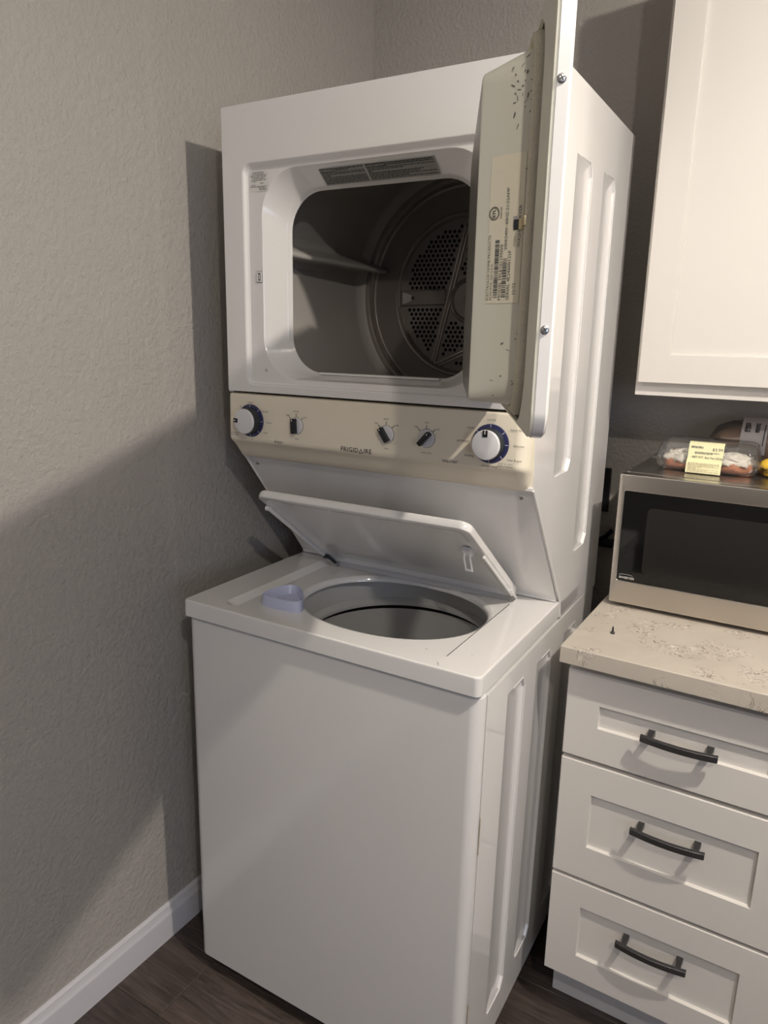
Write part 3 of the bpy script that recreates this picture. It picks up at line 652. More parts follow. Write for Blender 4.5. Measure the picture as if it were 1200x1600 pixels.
V2, F2 = text_geo('IRE', 0.0130, 'LEFT', offset=0.0002, space=1.08)
ax = 0.2965 + wF + 0.0008; hA = 0.0094; z0 = 1.2830 - hA / 2
for P in ([(0, 0), (0.0016, 0), (0.0058, hA - 0.002), (0.0052, hA)], [(0.0104, 0), (0.0052, hA), (0.0046, hA - 0.002), (0.0088, 0)], [(0.0008, 0), (0.0096, 0), (0.0090, 0.0014), (0.0014, 0.0014)]):
    b.add([(ax + p, z0 + q, 0.0008) for p, q in P], [list(range(4))], 'ink', KF)
b.add(V2, F2, 'ink', KF @ Matrix.Translation((ax + 0.0114, 1.2830, 0.0008)))
T5 = 0.0050
def dial_text(cx, cz, items, size=T5):
    for s, dx, dz in items: ptx(s, cx + dx, cz + dz, size)
dial_text(0.063, 1.3218, (('normal', 0.0, 0.0390), ('off', -0.0275, 0.0290), ('heavy duty', 0.038, 0.0225, ), ('delicate', 0.050, -0.0005), ('casual', 0.040, -0.0230), ('air', 0.004, -0.0395)))
ptx('push to start', 0.0165, 1.2930, 0.0048); ptx('push to pause', 0.0170, 1.2890, 0.0048)
for cx, items in ((0.1856, ('high', 'normal', 'low', 'temp')), (0.4012, ('hot', 'warm', 'cold', 'temp')), (0.4885, ('high', 'med', 'low', 'water level'))):
    dial_text(cx, 1.3205, ((items[0], -0.0215, 0.0205), (items[1], 0.0, 0.0300), (items[2], 0.0235, 0.0190), (items[3], 0.001, -0.0270)))
    for ag in (135, 90, 45):
        c_, s_ = math.cos(math.radians(ag)), math.sin(math.radians(ag)); x_ = KF @ Matrix.Translation((cx + c_ * 0.0215, 1.3205 + s_ * 0.0215, 0.0008)) @ Matrix.Rotation(math.radians(ag), 4, 'Z')
        b.add([(-0.0035, -0.0006, 0), (0.0035, -0.0009, 0), (0.0035, 0.0009, 0), (-0.0035, 0.0006, 0)], [[0, 1, 2, 3]], 'inkgrey', x_)
dial_text(0.6166, 1.3222, (('normal', 0.0, 0.0425), ('heavy duty', 0.0490, 0.0275), ('delicates', 0.0530, 0.0000), ('rinse & spin', 0.0465, -0.0260), ('normal heavy', 0.0, -0.0405), ('bedding', -0.0400, -0.0250), ('permanent', -0.0530, 0.0010), ('casual', -0.0395, 0.0260)), 0.0058)
ptx('push to start', 0.6470, 1.2885, 0.0052); ptx('push to pause', 0.6465, 1.2845, 0.0052)
b.build('console_lettering', con, smooth=0, label='small dark printed dial lettering and maker name', recalc=False)['kind'] = 'stuff'
def ringk(r, h, n=48): return [(r * math.cos(2 * PI * k / n), r * math.sin(2 * PI * k / n), h) for k in range(n)]
def big_knob(cx, cz, ang, ticks):
    fr = KF @ Matrix.Translation((cx, cz, 0))
    b = B(); b.loft([ringk(0.0285, 0.004), ringk(0.0272, 0.012), ringk(0.0265, 0.0205)], 'charcoal', xf=fr)
    b.loft([ringk(0.0265, 0.0205), ringk(0.0268, 0.0225), ringk(0.0262, 0.0245), ringk(0.0245, 0.0258), ringk(0.010, 0.0266)], 'knobwhite', cap1=True, xf=fr)
    xm = fr @ Matrix.Rotation(ang, 4, 'Z') @ Matrix.Translation((0.0205, 0, 0.0268))
    b.box(-0.006, 0.0055, -0.0045, 0.0045, -0.002, 0.0004, 'black', bev=0.0004, xf=xm); put_rect(b, xm, -0.001, 0.0055, -0.001, 0.001, 'knobwhite', 0.0007)
    kn = b.build('cycle_knob', con, smooth=40)
    b = B(); b.loft([ringk(0.0352, 0.0), ringk(0.0350, 0.0015), ringk(0.0340, 0.0022), ringk(0.0285, 0.0022), ringk(0.0280, 0.0035)], 'navy', xf=fr)
    for t in ticks:
        x_ = fr @ Matrix.Rotation(math.radians(t), 4, 'Z'); put_rect(b, x_, 0.0288, 0.0345, -0.0007, 0.0007, 'tick', 0.0027)
    b.build('dial_ring', kn, smooth=40, label='navy blue dial ring with pale tick marks')
big_knob(0.0633, 1.3222, PI * 0.98, (90, 45, 0, -45, -90, 130))
big_knob(0.6166, 1.3222, PI * 0.5 + 0.02, (90, 40, 0, -45, -90, 140))
def small_knob(cx, ang):
    fr = KF @ Matrix.Translation((cx, 1.3205, 0))
    b = B(); b.loft([ringk(0.0172, 0.0, 40), ringk(0.0170, 0.003, 40), ringk(0.0160, 0.0045, 40), ringk(0.008, 0.0050, 40)], 'knobwhite', cap1=True, xf=fr); b.loft([ringk(0.0180, 0.0004, 40), ringk(0.0171, 0.0009, 40)], 'inkgrey', xf=fr)
    kn = b.build('selector_knob', con, smooth=40)
    b = B(); b.box(-0.0155, 0.0155, -0.0045, 0.0045, 0.003, 0.0160, 'black', bev=0.0012, xf=fr @ Matrix.Rotation(ang, 4, 'Z')); put_rect(b, fr @ Matrix.Rotation(ang, 4, 'Z'), 0.010, 0.0145, -0.0008, 0.0008, 'knobwhite', 0.0163); b.build('grip', kn)
small_knob(0.1856, math.radians(92)); small_knob(0.4012, math.radians(125)); small_knob(0.4885, math.radians(48))
# embossed hints below and at the end of the console
b = B(); b.box(0.671, 0.6852, 0.200, 0.214, 1.236, 1.242, 'enamel', bev=0.001); b.build('console_end_clip', AP)

# dryer door, open 115 degrees
th = math.radians(25.6); dd = Vector((math.sin(th), -math.cos(th), 0)); dn = Vector((-math.cos(th), -math.sin(th), 0)); Hh = Vector((0.63, 0.155, 0))
FD = Matrix(((dd.x, 0, dn.x, Hh.x), (dd.y, 0, dn.y, Hh.y), (0, 1, 0, 0), (0, 0, 0, 1)))   # local: a = along door, b = z, c = towards the inner side
Z0, Z1, LD = 1.4065, 1.832, 0.56
def dr(a0, a1, z0, z1, r, c): return [(p, q, c) for p, q in rr2(a0, a1, z0, z1, r, 10)]
b = B()
b.loft([dr(0.010, LD - 0.010, Z0 + 0.010, Z1 - 0.010, 0.022, -0.0090), dr(0.003, LD - 0.003, Z0 + 0.003, Z1 - 0.003, 0.026, -0.0083), dr(0.0, LD, Z0, Z1, 0.028, -0.0055), dr(0.0, LD, Z0, Z1, 0.028, 0.0052), dr(0.0012, LD - 0.0012, Z0 + 0.0012, Z1 - 0.0012, 0.027, 0.0058)], 'enamel', cap0=True, xf=FD)
door = b.build('dryer_door', AP, smooth=40)
b = B()
b.loft([dr(0.0018, LD - 0.0018, Z0 + 0.0018, Z1 - 0.0018, 0.026, 0.0050), dr(0.0006, LD - 0.0006, Z0 + 0.0006, Z1 - 0.0006, 0.027, 0.0062), dr(0.001, LD - 0.0010, Z0 + 0.001, Z1 - 0.001, 0.027, 0.0085), dr(0.006, LD - 0.005, Z0 + 0.004, Z1 - 0.005, 0.028, 0.0102), dr(0.03, LD - 0.022, Z0 + 0.006, Z1 - 0.014, 0.045, 0.0106), dr(0.040, LD - 0.034, Z0 + 0.008, Z1 - 0.017, 0.058, 0.0132), dr(0.046, LD - 0.040, Z0 + 0.009, Z1 - 0.019, 0.060, 0.0132), dr(0.048, LD - 0.042, Z0 + 0.0100, Z1 - 0.020, 0.060, 0.0100)], 'enamel_in', xf=FD)
b.loft([dr(0.048, LD - 0.042, Z0 + 0.0100, Z1 - 0.020, 0.060, 0.0100), dr(0.078, LD - 0.072, Z0 + 0.024, Z1 - 0.036, 0.050, 0.0098)], 'groove', xf=FD)
b.loft([dr(0.078, LD - 0.072, Z0 + 0.024, Z1 - 0.036, 0.050, 0.0100), dr(0.080, LD - 0.074, Z0 + 0.0255, Z1 - 0.0375, 0.040, 0.0155), dr(0.122, LD - 0.117, Z0 + 0.0275, Z1 - 0.0565, 0.012, 0.0650), dr(0.124, LD - 0.120, Z0 + 0.030, Z1 - 0.0595, 0.011, 0.0670)], 'enamel_in', xf=FD)
b.loft([dr(0.124, LD - 0.120, Z0 + 0.030, Z1 - 0.0595, 0.011, 0.0670), dr(0.15, LD - 0.15, Z0 + 0.055, Z1 - 0.085, 0.01, 0.0690)], 'streak', cap1=True, xf=FD)
liner = b.build('door_liner', door, smooth=35, label='yellowed enamel inner door bulge with scuffs')
b = B()
def sealring(i, c): return dr(0.0565 + i, LD - 0.0505 - i, Z0 + 0.0145 + i, Z1 - 0.0245 - i, 0.060 - i, c)
b.loft([sealring(0.0005, 0.009), sealring(0.0, 0.0150), sealring(0.003, 0.0195), sealring(0.008, 0.0212), sealring(0.0125, 0.0195), sealring(0.0150, 0.009)], 'seal', xf=FD)
b.build('door_seal', door, smooth=60, label='cream felt seal around the bulge')
for zz in (1.5138, 1.7316):
    b = B(); fr = FD @ Matrix.Translation((LD, zz, 0.0010)) @ Matrix.Rotation(PI / 2, 4, 'Y'); screw_head(b, fr, 0, 0, 0.0042); b.build('screw', door, label='zinc cross-head screw')
# hinges
for zz in (1.46, 1.77):
    b = B(); b.box(-0.012, 0.02, zz - 0.03, zz + 0.03, -0.004, 0.0, 'enamel', bev=0.001, xf=FD); b.cyl((-0.004, zz - 0.03, 0.0), (-0.004, zz + 0.03, 0.0), 0.005, 'enamel', n=12, xf=FD); b.build('door_hinge', door)
# side face of the bulge: sloping plane from c=.014 (a=LD-.08) to c=.069 (a=LD-.119)
S0, S1 = Vector((LD - 0.074, 0, 0.0155)), Vector((LD - 0.117, 0, 0.0650)); sd = (S1 - S0); SLn = sd.length; sd.normalize()
# local label frame: a' runs up (z), b' runs from the outer pan towards the tip (image right to left)
o3 = FD @ Vector((S0.x, 1.530, S0.z)); ax_u = Vector((0, 0, 1)); ax_v = (FD.to_3x3() @ sd)
LF = frame(o3, ax_u, ax_v)
if (LF.to_3x3() @ Vector((0, 0, 1))).dot(FD.to_3x3() @ Vector((1, 0, 0))) < 0: print('LABEL NORMAL FLIPPED')
b = B(); put_rect(b, LF, 0.012, 0.160, 0.006, 0.0505, 'sticker', 0.0006)
def lt(s, a, c, size, mat='inkgrey', al='LEFT', **k): put_text(b, s, size, LF, a, c, mat, align=al, h=0.0010, **k)
def bars(a0, a1, c0, c1, seed):
    rnd = random.Random(seed); a = a0
    while a < a1:
        wd = rnd.choice((0.0007, 0.0012, 0.002)); put_rect(b, LF, a, min(a + wd, a1), c0, c1, 'inkgrey', 0.0010); a += wd + rnd.choice((0.0005, 0.0008, 0.0012))
lt('ELECTROLUX HOME PRODUCTS', 0.015, 0.0475, 0.0046); lt('AUGUSTA, GA U.S.A.', 0.015, 0.0430, 0.0042)
bars(0.018, 0.078, 0.0345, 0.0400, 1); lt('MODEL FFLE1011MW0', 0.015, 0.0312, 0.0058)
bars(0.018, 0.058, 0.0235, 0.0290, 2); lt('SERIAL 4E24600121F', 0.015, 0.0205, 0.0058); lt('11/12', 0.020, 0.0130, 0.0055)
lt('2004/240V~60HZ-21/32AMP', 0.066, 0.0262, 0.0052); lt('WASHER-DRYER', 0.068, 0.0095, 0.0056)
put_rect(b, LF, 0.088, 0.099, 0.0135, 0.0185, 'label_grey', 0.0008)
cc = Matrix.Translation((0.104, 0.0435, 0.0010))
for r1_, r2_ in ((0.0068, 0.0062), (0.0056, 0.0051)):
    n = 32; b.loft([[(r * math.cos(2 * PI * k / n), r * math.sin(2 * PI * k / n), 0) for k in range(n)] for r in (r1_, r2_)], 'ink', xf=LF @ cc)
put_text(b, 'ETL', 0.0052, LF, 0.104, 0.0435, 'ink', h=0.0011, offset=0.0001); lt('Intertek', 0.104, 0.0345, 0.0036, al='CENTER')
b.build('rating_label', door, smooth=0, label='cream rating label with barcodes and small print', recalc=False)
b = B(); fr = FD @ Matrix.Translation((0, 1.6205, 0))
c0 = frame(FD @ Vector((S0.x, 1.6205, S0.z)), ax_u, ax_v)
b.box(-0.0055, 0.0055, -0.004, 0.010, -0.0005, 0.0030, 'brass', bev=0.0006, xf=c0); b.box(-0.005, 0.005, 0.008, 0.017, -0.0005, 0.0022, 'charcoal', bev=0.0006, xf=c0)
b.box(LD - 0.074, LD - 0.054, 1.6155, 1.6255, 0.0180, 0.0225, 'brass', bev=0.001, xf=FD)
b.build('door_catch', door, label='small brass catch tongue')
rnd = random.Random(5); b = B()
for i in range(46):   # scuffs of the worn enamel, gathered at the upper corner and along the seal
    if i < 26: a, c = rnd.gauss(0.215, 0.016), rnd.uniform(0.004, 0.030)
    elif i < 38: a, c = rnd.uniform(-0.07, 0.24), rnd.uniform(0.001, 0.004)
    else: a, c = rnd.uniform(-0.09, 0.0), rnd.uniform(0.006, 0.05)
    l, w_ = rnd.uniform(0.0008, 0.0035), rnd.uniform(0.0003, 0.001); x_ = LF @ Matrix.Translation((a, c, 0.0006)) @ Matrix.Rotation(rnd.uniform(0, 3), 4, 'Z')
    b.add([(-l, -w_, 0), (l * 0.6, -w_ * 0.6, 0), (l, w_, 0), (-l * 0.5, w_ * 1.2, 0)], [[0, 1, 2, 3]], 'inkgrey', x_)
b.build('scuff_marks', door, smooth=0, recalc=False)['kind'] = 'stuff'

# ------------------------------------------------------------------ base cabinet
KX, KY = 0.7290, 0.3035
CBX0, CBX1, CF = 0.7415, 1.187, 0.3354
cab = empty('base_cabinet', ((CBX0 + CBX1) / 2, 0.64, 0), label='white three-drawer base cabinet to the right of the washer, under the stone worktop', category='cabinet')
cab_inv = Matrix.Translation(-Vector(((CBX0 + CBX1) / 2, 0.64, 0)))
def cabb(b, name, parent, **k):
    root = parent
    b.v = [tuple(cab_inv @ Vector(p)) for p in b.v]
    return b.build(name, parent, **k)
b = B(); b.box(CBX0 + 0.002, CBX1 - 0.002, CF + 0.0195, 0.945, 0.1135, 0.878, 'cabinet', bev=0.001); cabb(b, 'carcass', cab)
b = B(); b.box(CBX0 + 0.002, CBX1 - 0.002, 0.4145, 0.43, 0.0, 0.1135, 'toekick', bev=0.001); b.box(CBX0 + 0.002, CBX0 + 0.018, 0.43, 0.94, 0.0, 0.1135, 'toekick'); cabb(b, 'toe_kick', cab)
def shaker(b, x0, x1, z0, z1, px0, px1, pz0, pz1, yf, th_=0.0195, dp=0.0085, mat='cabinet'):
    e = 0.0013
    R = [(x0, x1, z0, z1, yf + th_), (x0, x1, z0, z1, yf + e), (x0 + e, x1 - e, z0 + e, z1 - e, yf), (px0 - 0.0006, px1 + 0.0006, pz0 - 0.0006, pz1 + 0.0006, yf), (px0, px1, pz0, pz1, yf + 0.0006), (px0 + 0.0012, px1 - 0.0012, pz0 + 0.0012, pz1 - 0.0012, yf + dp)]
    b.loft([[(a, y, c), (d, y, c), (d, y, f), (a, y, f)] for a, d, c, f, y in R], mat, cap0=True, cap1=True)
HXs = []
for (z0, z1, pz0, pz1, hx, hz) in ((0.6680, 0.8585, 0.7420, 0.7905, 0.9640, 0.7625), (0.3870, 0.6578, 0.4660, 0.5890, 0.9640, 0.5575), (0.1290, 0.3785, 0.1925, 0.3160, 0.9600, 0.2865)):
    b = B(); shaker(b, CBX0, CBX1, z0, z1, 0.8085, CBX1 - 0.0670, pz0, pz1, CF); drw = cabb(b, 'drawer', cab, smooth=0)
    b = B(); rings = []; n = 16
    for k in range(n + 1):
        t = -1 + 2 * k / n; yy = CF - 0.030 + 0.0075 * t * t; x = hx + t * 0.0690
        rings.append([(x, yy - 0.0045, hz - 0.0062), (x, yy + 0.0045, hz - 0.0062), (x, yy + 0.0045, hz + 0.0062), (x, yy - 0.0045, hz + 0.0062)])
    b.loft(rings, 'handle', cap0=True, cap1=True)
    for sx in (-1, 1):
        xx = hx + sx * 0.053
        b.loft([[(xx - w_, y, hz - w_), (xx + w_, y, hz - w_), (xx + w_, y, hz + w_), (xx - w_, y, hz + w_)] for y, w_ in ((CF + 0.0085, 0.0062), (CF + 0.003, 0.0058), (CF - 0.022, 0.0045))], 'handle', cap0=True)
    cabb(b, 'handle', drw, smooth=30, label='curved dark brushed-metal bar handle', bevel=0.0007)
b = B(); b.box(KX, 1.31, KY, 0.9465, 0.8795, 0.915, 'quartz', bev=0.0022, seg=3); ct = b.build('countertop'); tag(ct, label='speckled beige quartz countertop on the drawer cabinet', category='countertop')
# little screw left on the counter
SC = empty('loose_screw', (0.8005, 0.4237, 0.915), label='small metal screw standing on its head near the countertop edge', category='screw')
b = B(); b.loft([ringk(0.0042, 0, 16), ringk(0.0046, 0.0008, 16), ringk(0.0044, 0.0035, 16), ringk(0.0025, 0.0045, 16)], 'handle', cap0=True); b.build('head', SC)
pts = []; b = B(); rr_ = []
for k in range(28): rr_.append(ringk((0.0021 if k % 2 else 0.0013) * (1 - max(0, k - 19) / 9.5), 0.0045 + k * 0.00045, 10))
b.loft(rr_, 'handle', cap1=True); b.build('threaded_shank', SC, smooth=0)

# ------------------------------------------------------------------ wall cabinet
UX0, UX1, UY = 0.7435, 1.3, 0.6488
uc = empty('wall_cabinet', (0, 0, 0), label='bright white shaker wall cabinet hanging above the microwave', category='cabinet')
uc.location = ((UX0 + UX1) / 2, 0.8, 1.3885); ui = Matrix.Translation(-Vector(uc.location))
def ub(b, name, parent, **k):
    b.v = [tuple(ui @ Vector(p)) for p in b.v]; return b.build(name, parent, **k)
b = B(); b.box(UX0, UX1, UY + 0.0205, 0.946, 1.405, 2.30, 'cabinet', bev=0.0008); b.box(UX0, UX1, UY + 0.0205, UY + 0.040, 1.3885, 1.4055, 'cabinet', bev=0.0008)
b.box(UX0, UX0 + 0.016, UY + 0.04, 0.946, 1.3885, 1.4055, 'cabinet', bev=0.0005); ub(b, 'carcass', uc)
b = B(); shaker(b, 0.7515, 1.268, 1.4170, 2.290, 0.8135, 1.206, 1.478, 2.229, UY); ub(b, 'door', uc, smooth=0)

# ------------------------------------------------------------------ microwave
MX0, MX1, MY, MZ0, MZ1 = 0.7475, 1.2725, 0.5870, 0.9250, 1.2215
mw = empty('microwave', (0.99, 0.76, 0.915), label='stainless steel microwave with black glass door on the countertop', category='microwave'); mi = Matrix.Translation(-Vector(mw.location))
def mb(b, name, parent, **k):
    b.v = [tuple(mi @ Vector(p)) for p in b.v]; return b.build(name, parent, **k)
b = B(); b.box(MX0 + 0.004, MX1 - 0.004, MY + 0.041, 0.936, MZ0 + 0.002, MZ1 - 0.0005, 'steel_top', bev=0.002); body = mb(b, 'body', mw)
b = B(); b.box(MX0 + 0.008, MX1 - 0.008, MY + 0.027, MY + 0.043, MZ0 + 0.006, MZ1 - 0.004, 'black'); mb(b, 'door_gap', mw)
b = B()   # front frame with a rounded rim and a sunk glass field
def fr_(x0, x1, z0, z1, r, y): return [(p, y, q) for p, q in rr2(x0, x1, z0, z1, r, 6)]
GX0, GX1, GZ0, GZ1 = 0.7615, 1.256, 0.9790, 1.1840
b.loft([fr_(MX0, MX1, MZ0, MZ1, 0.004, MY + 0.028), fr_(MX0, MX1, MZ0, MZ1, 0.004, MY + 0.004), fr_(MX0 + 0.001, MX1 - 0.001, MZ0 + 0.001, MZ1 - 0.001, 0.004, MY + 0.001), fr_(MX0 + 0.004, MX1 - 0.004, MZ0 + 0.004, MZ1 - 0.004, 0.004, MY),
        fr_(GX0 - 0.0025, GX1 + 0.0025, GZ0 - 0.0025, GZ1 + 0.0025, 0.004, MY), fr_(GX0 - 0.001, GX1 + 0.001, GZ0 - 0.001, GZ1 + 0.001, 0.003, MY + 0.0008), fr_(GX0, GX1, GZ0, GZ1, 0.003, MY + 0.003)], 'steel', cap0=True)
dm = mb(b, 'door', mw, smooth=35)
b = B(); b.loft([fr_(GX0, GX1, GZ0, GZ1, 0.003, MY + 0.003), fr_(GX0 + 0.0003, GX1 - 0.0003, GZ0 + 0.0003, GZ1 - 0.0003, 0.003, MY + 0.0012)], 'glassblack', cap1=True); mb(b, 'glass_panel', dm, smooth=0, label='black glass panel')
b = B(); b.loft([fr_(0.8130, 1.125, 1.0020, 1.1520, 0.012, MY + 0.0011), fr_(0.8132, 1.1248, 1.0022, 1.1518, 0.012, MY + 0.0009)], 'screen', cap1=True); mb(b, 'viewing_window', dm, smooth=0)
b = B(); fr = frame((0, MY + 0.0010, 0), (1, 0, 0), (0, 0, 1)); put_text(b, 'INVERTER', 0.0072, fr, 0.7655, 0.9862, 'sticker_white', align='LEFT', shear=0.3, h=0.0003, offset=0.0001, space=1.05)
arc = [(0.7650 + 0.016 * (1 - math.cos(t)) , 0.9915 + 0.0030 * math.sin(t)) for t in [PI * 0.9 * k / 14 for k in range(15)]]
b.loft([[(x, z, 0.0003), (x, z - 0.0004 - 0.0002 * math.sin(k / 14 * PI), 0.0003)] for k, (x, z) in enumerate(arc)], 'sticker_white', closed=False, xf=fr)
mb(b, 'lettering', dm, smooth=0, recalc=False)
for fx in (MX0 + 0.05, MX1 - 0.05):
    for fy in (MY + 0.07, 0.89): b = B(); b.cyl((fx, fy, 0.915), (fx, fy, MZ0 + 0.004), 0.012, 'black', n=16); mb(b, 'leg', mw)

# ------------------------------------------------------------------ food on the microwave
ZM = MZ1 + 0.0006
pk = empty('pastry_box', (0.902, 0.762, ZM), label='clear plastic pastry box with a pale yellow price label on the microwave', category='food box')
b = B()
def bx(x0, x1, y0, y1, r, z): return [(p, q, z) for p, q in rr2(x0, x1, y0, y1, r, 6)]
b.loft([bx(-0.100, 0.096, -0.050, 0.050, 0.016, 0.0006), bx(-0.108, 0.104, -0.056, 0.056, 0.018, 0.010), bx(-0.110, 0.106, -0.058, 0.058, 0.018, 0.024), bx(-0.117, 0.113, -0.065, 0.065, 0.015, 0.0245), bx(-0.117, 0.113, -0.065, 0.065, 0.015, 0.0265)], 'clear', cap0=True); b.build('tray', pk, smooth=40)
b = B()
b.loft([bx(-0.117, 0.113, -0.065, 0.065, 0.015, 0.0270), bx(-0.109, 0.105, -0.057, 0.057, 0.016, 0.0275), bx(-0.100, 0.096, -0.050, 0.050, 0.018, 0.062), bx(-0.092, 0.088, -0.042, 0.042, 0.020, 0.068), bx(-0.070, 0.066, -0.026, 0.026, 0.016, 0.070)], 'clear', cap1=True); b.build('box_lid', pk, smooth=40)
LP = [(-0.0330, 0.066), (-0.0450, 0.0655), (-0.0525, 0.0600), (-0.0575, 0.0440), (-0.0612, 0.0290), (-0.0680, 0.0265), (-0.0715, 0.0200), (-0.0735, 0.0080), (-0.0745, 0.0006)]
b = B(); b.loft([[(-0.038, y, z + 0.0008), (0.034, y - 0.0005, z + 0.0008)] for y, z in LP], 'label_yellow', closed=False)
b.loft([[(-0.038, y + 0.0004, z + 0.0004), (0.034, y + 0.0004, z + 0.0004)] for y, z in LP], 'label_yellow', closed=False)
fA = frame((0, -0.0525, 0.0612), (1, 0, 0), (0, 0.0050, 0.0160)); fA = frame((0, -0.0612, 0.0300), (1, 0, 0), (0, 0.0087, 0.0310))
put_text(b, '$3.99', 0.0095, fA, 0.0215, 0.0235, 'inkgrey', h=0.0016); put_text(b, 'NET WT. 8oz 7oz (227g)', 0.0062, fA, 0.003, 0.0045, 'inkgrey', h=0.0016, offset=0.0001)
fine_print(b, fA, -0.033, -0.008, 0.0240, 0.0290, 2, 'inkgrey', 0.0016, 2); fine_print(b, fA, -0.024, 0.026, 0.0115, 0.0165, 2, 'inkgrey', 0.0016, 3)
fB = frame((0, -0.0735, 0.0012), (1, 0, 0), (0, 0.0035, 0.0240)); fine_print(b, fB, -0.034, 0.030, 0.001, 0.0225, 11, 'rust', 0.0016, 8, 0.4)
b.build('price_label', pk, smooth=0, label='pale yellow price label folded over the box edge', recalc=False)
def roll(x, y, r, seed, name_label):
    rnd = random.Random(seed); ro = empty('cinnamon_roll', (x, y, ZM + 0.0014), label=name_label, category='pastry')
    n = 40; b = B()
    b.loft([[(rr * (1 + 0.03 * math.sin(5 * t + seed)) * math.cos(t), rr * (1 + 0.03 * math.sin(5 * t + seed)) * math.sin(t), z) for t in [2 * PI * k / n for k in range(n)]] for rr, z in ((r * 0.8, 0), (r * 0.95, 0.003), (r, 0.010), (r * 0.97, 0.020), (r * 0.8, 0.026), (r * 0.3, 0.028))], 'dough', cap0=True, cap1=True); b.build('dough', ro, smooth=60)
    b = B(); rings = []
    for rr, z in ((r * 1.0, 0.0165), (r * 1.03, 0.020), (r * 0.98, 0.027), (r * 0.72, 0.034), (r * 0.4, 0.038), (r * 0.12, 0.041)):
        rings.append([(rr * (1 + 0.10 * math.sin(7 * t + seed) * (rr / r)) * math.cos(t), rr * (1 + 0.10 * math.sin(7 * t + seed) * (rr / r)) * math.sin(t), z + 0.003 * math.sin(9 * t + z * 300)) for t in [2 * PI * k / n for k in range(n)]])
    b.loft(rings, 'icing', cap1=True)
    for k in range(9):   # piped ribbons of icing
        a0 = rnd.uniform(0, 6.28); R_ = rnd.uniform(0.3, 0.9) * r; P = [(R_ * math.cos(a0 + t * 0.16), R_ * math.sin(a0 + t * 0.16), 0.030 + 0.010 * (1 - R_ / r) + 0.003 * math.sin(t * 0.9 + k)) for t in range(9)]
        b.tube(P, [0.001, 0.0025, 0.0035, 0.004, 0.004, 0.004, 0.0035, 0.0025, 0.001], 'icing', n=7)
    b.build('icing', ro, smooth=60)
    b = B()
    for k in range(7):
        a0 = rnd.uniform(0, 6.28); R_ = rnd.uniform(0.35, 0.85) * r; P = [(R_ * math.cos(a0 + t * 0.14), R_ * math.sin(a0 + t * 0.14), 0.0335 + 0.010 * (1 - R_ / r) + 0.0015 * math.sin(t * 1.3 + k)) for t in range(6)]
        b.tube(P, [0.0006, 0.0013, 0.0016, 0.0016, 0.0012, 0.0005], 'cinnamon', n=6)
    b.build('cinnamon_ribbon', ro, smooth=60)
roll(0.852, 0.762, 0.046, 1, 'left iced cinnamon roll inside the clear box')
roll(0.950, 0.760, 0.046, 2, 'right iced cinnamon roll inside the clear box, with brown drizzle')

br = empty('bread_bag', (1.02, 0.880, ZM), label='bagged brown loaf with a grey paper label behind the pastry box', category='bread')
def blob(sx, sy, sz, seed, wob, n=28, m=16, pw=2.6):
    rings = []
    for i in range(m + 1):
        t = -1 + 2 * i / m; s_ = (1 - abs(t) ** pw) ** (1 / pw) if abs(t) < 1 else 0.0
        s_ = max(s_, 0.04)
        rings.append([(sx * t, sy * s_ * math.cos(2 * PI * k / n) * (1 + wob * math.sin(3 * k + seed + i * 2.1)), sz * (1 + s_ * math.sin(2 * PI * k / n) * (1 + wob * math.sin(2.3 * k + seed * 2 + i * 1.7)))) for k in range(n)])
    return rings
b = B(); b.loft(blob(0.128, 0.052, 0.048, 1, 0.015), 'loaf', cap0=True, cap1=True); b.build('loaf', br, smooth=60)
b = B(); b.loft([[(x, y, max(z, 0.0002) + 0.001) for x, y, z in r_] for r_ in blob(0.140, 0.060, 0.0545, 3, 0.05)], 'bag', cap0=True, cap1=True); b.build('clear_bag', br, smooth=50)
b = B(); n = 14; rings = []
for x in (-0.066, -0.012):
    rings.append([(x, -0.0640 * math.cos(a_), 0.0560 + 0.0600 * math.sin(a_)) for a_ in [(-0.35 + 1.75 * k / n) for k in range(n + 1)]])
b.loft(rings, 'label_grey', closed=False)
fL = frame((0, -0.0595, 0.078), (1, 0, 0), (0, 0.0249, 0.0285))
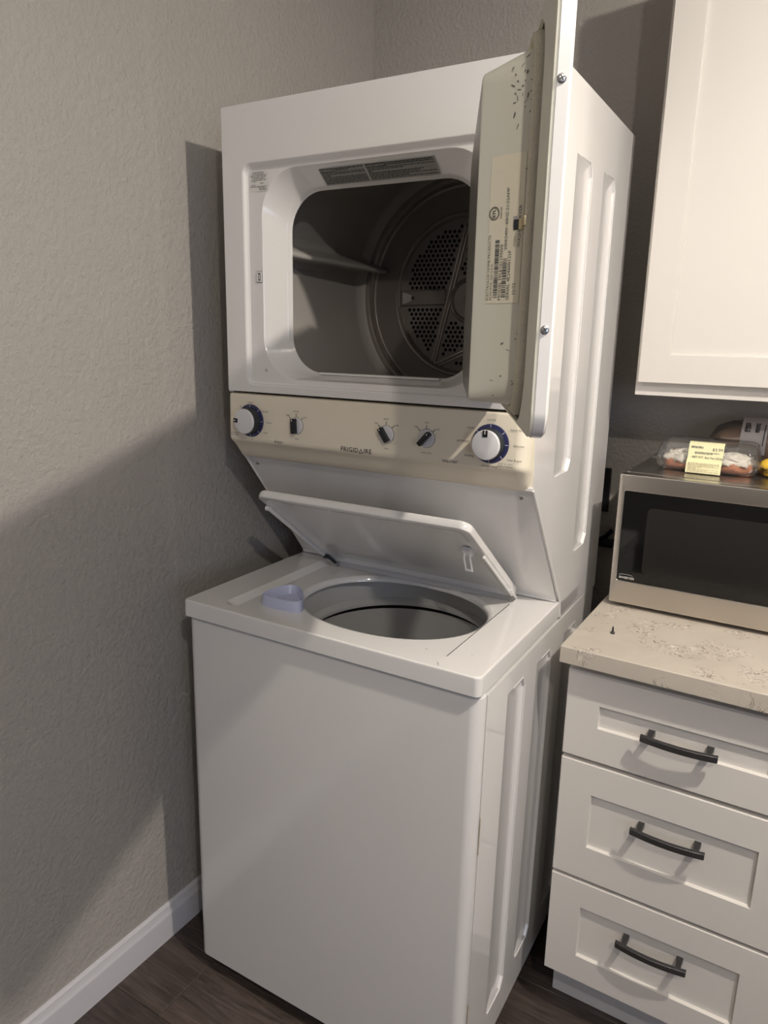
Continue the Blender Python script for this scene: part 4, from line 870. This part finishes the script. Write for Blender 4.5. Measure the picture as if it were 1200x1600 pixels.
for k, (a0, a1) in enumerate(((-0.059, -0.047), (-0.037, -0.028))):
    fine_print(b, fL, a0, a1, 0.006, 0.032, 9, 'ink', 0.0042, k + 3, 0.75)
b.add([(-0.0185, -0.03, 0.0042), (-0.0165, -0.03, 0.0042), (-0.0165, 0.030, 0.0042), (-0.0185, 0.030, 0.0042)], [[0, 1, 2, 3]], 'ink', fL)
b.build('paper_label', br, smooth=60, label='grey paper label with dark print')

bn = empty('banana', (1.072, 0.735, ZM), label='ripe brown-spotted banana at the right end of the microwave top', category='banana')
b = B(); P = []; Rr = []
for k in range(17):
    t = k / 16; P.append((-0.066 + 0.13 * t, -0.012 * math.sin(t * PI) + 0.012, 0.0195 + 0.003 * math.cos(t * PI * 2))); Rr.append(0.0205 * max(0.18, math.sin(min(1, (t + 0.05) * 5.0) * PI / 2)) * (1 if t < 0.75 else max(0.3, 1 - (t - 0.75) * 2.6)))
b.tube(P, Rr, 'banana', n=10); b.build('fruit', bn, smooth=50)
b = B(); b.tube([P[-1], (0.072, 0.016, 0.024), (0.078, 0.018, 0.028)], [0.006, 0.005, 0.006], 'rust', n=8); b.build('stem', bn)

# ------------------------------------------------------------------ outlet and cable behind
ol = empty('wall_outlet', (0.600, YB, 1.110), label='black wall outlet plate on the back wall between dryer and microwave', category='outlet')
b = B(); b.box(-0.047, 0.043, -0.014, 0.0, -0.060, 0.060, 'black', bev=0.002); b.build('cover_plate', ol)
for zz in (-0.02, 0.02): b = B(); b.box(-0.016, 0.018, -0.017, -0.0135, zz - 0.014, zz + 0.014, 'charcoal', bev=0.002); b.build('socket', ol)
b = B(); P = [(0.664, 0.915, 1.005), (0.648, 0.922, 0.985), (0.62, 0.925, 0.968), (0.60, 0.925, 0.95), (0.602, 0.930, 0.80), (0.61, 0.930, 0.4), (0.62, 0.93, 0.012)]
b.tube(P, 0.0065, 'black', n=10); b.box(0.632, 0.672, 0.905, 0.944, 0.958, 0.976, 'black', bev=0.004); pc = b.build('power_cable', smooth=40); tag(pc, label='black power cable and plug hanging in the gap behind the dryer', category='cable')
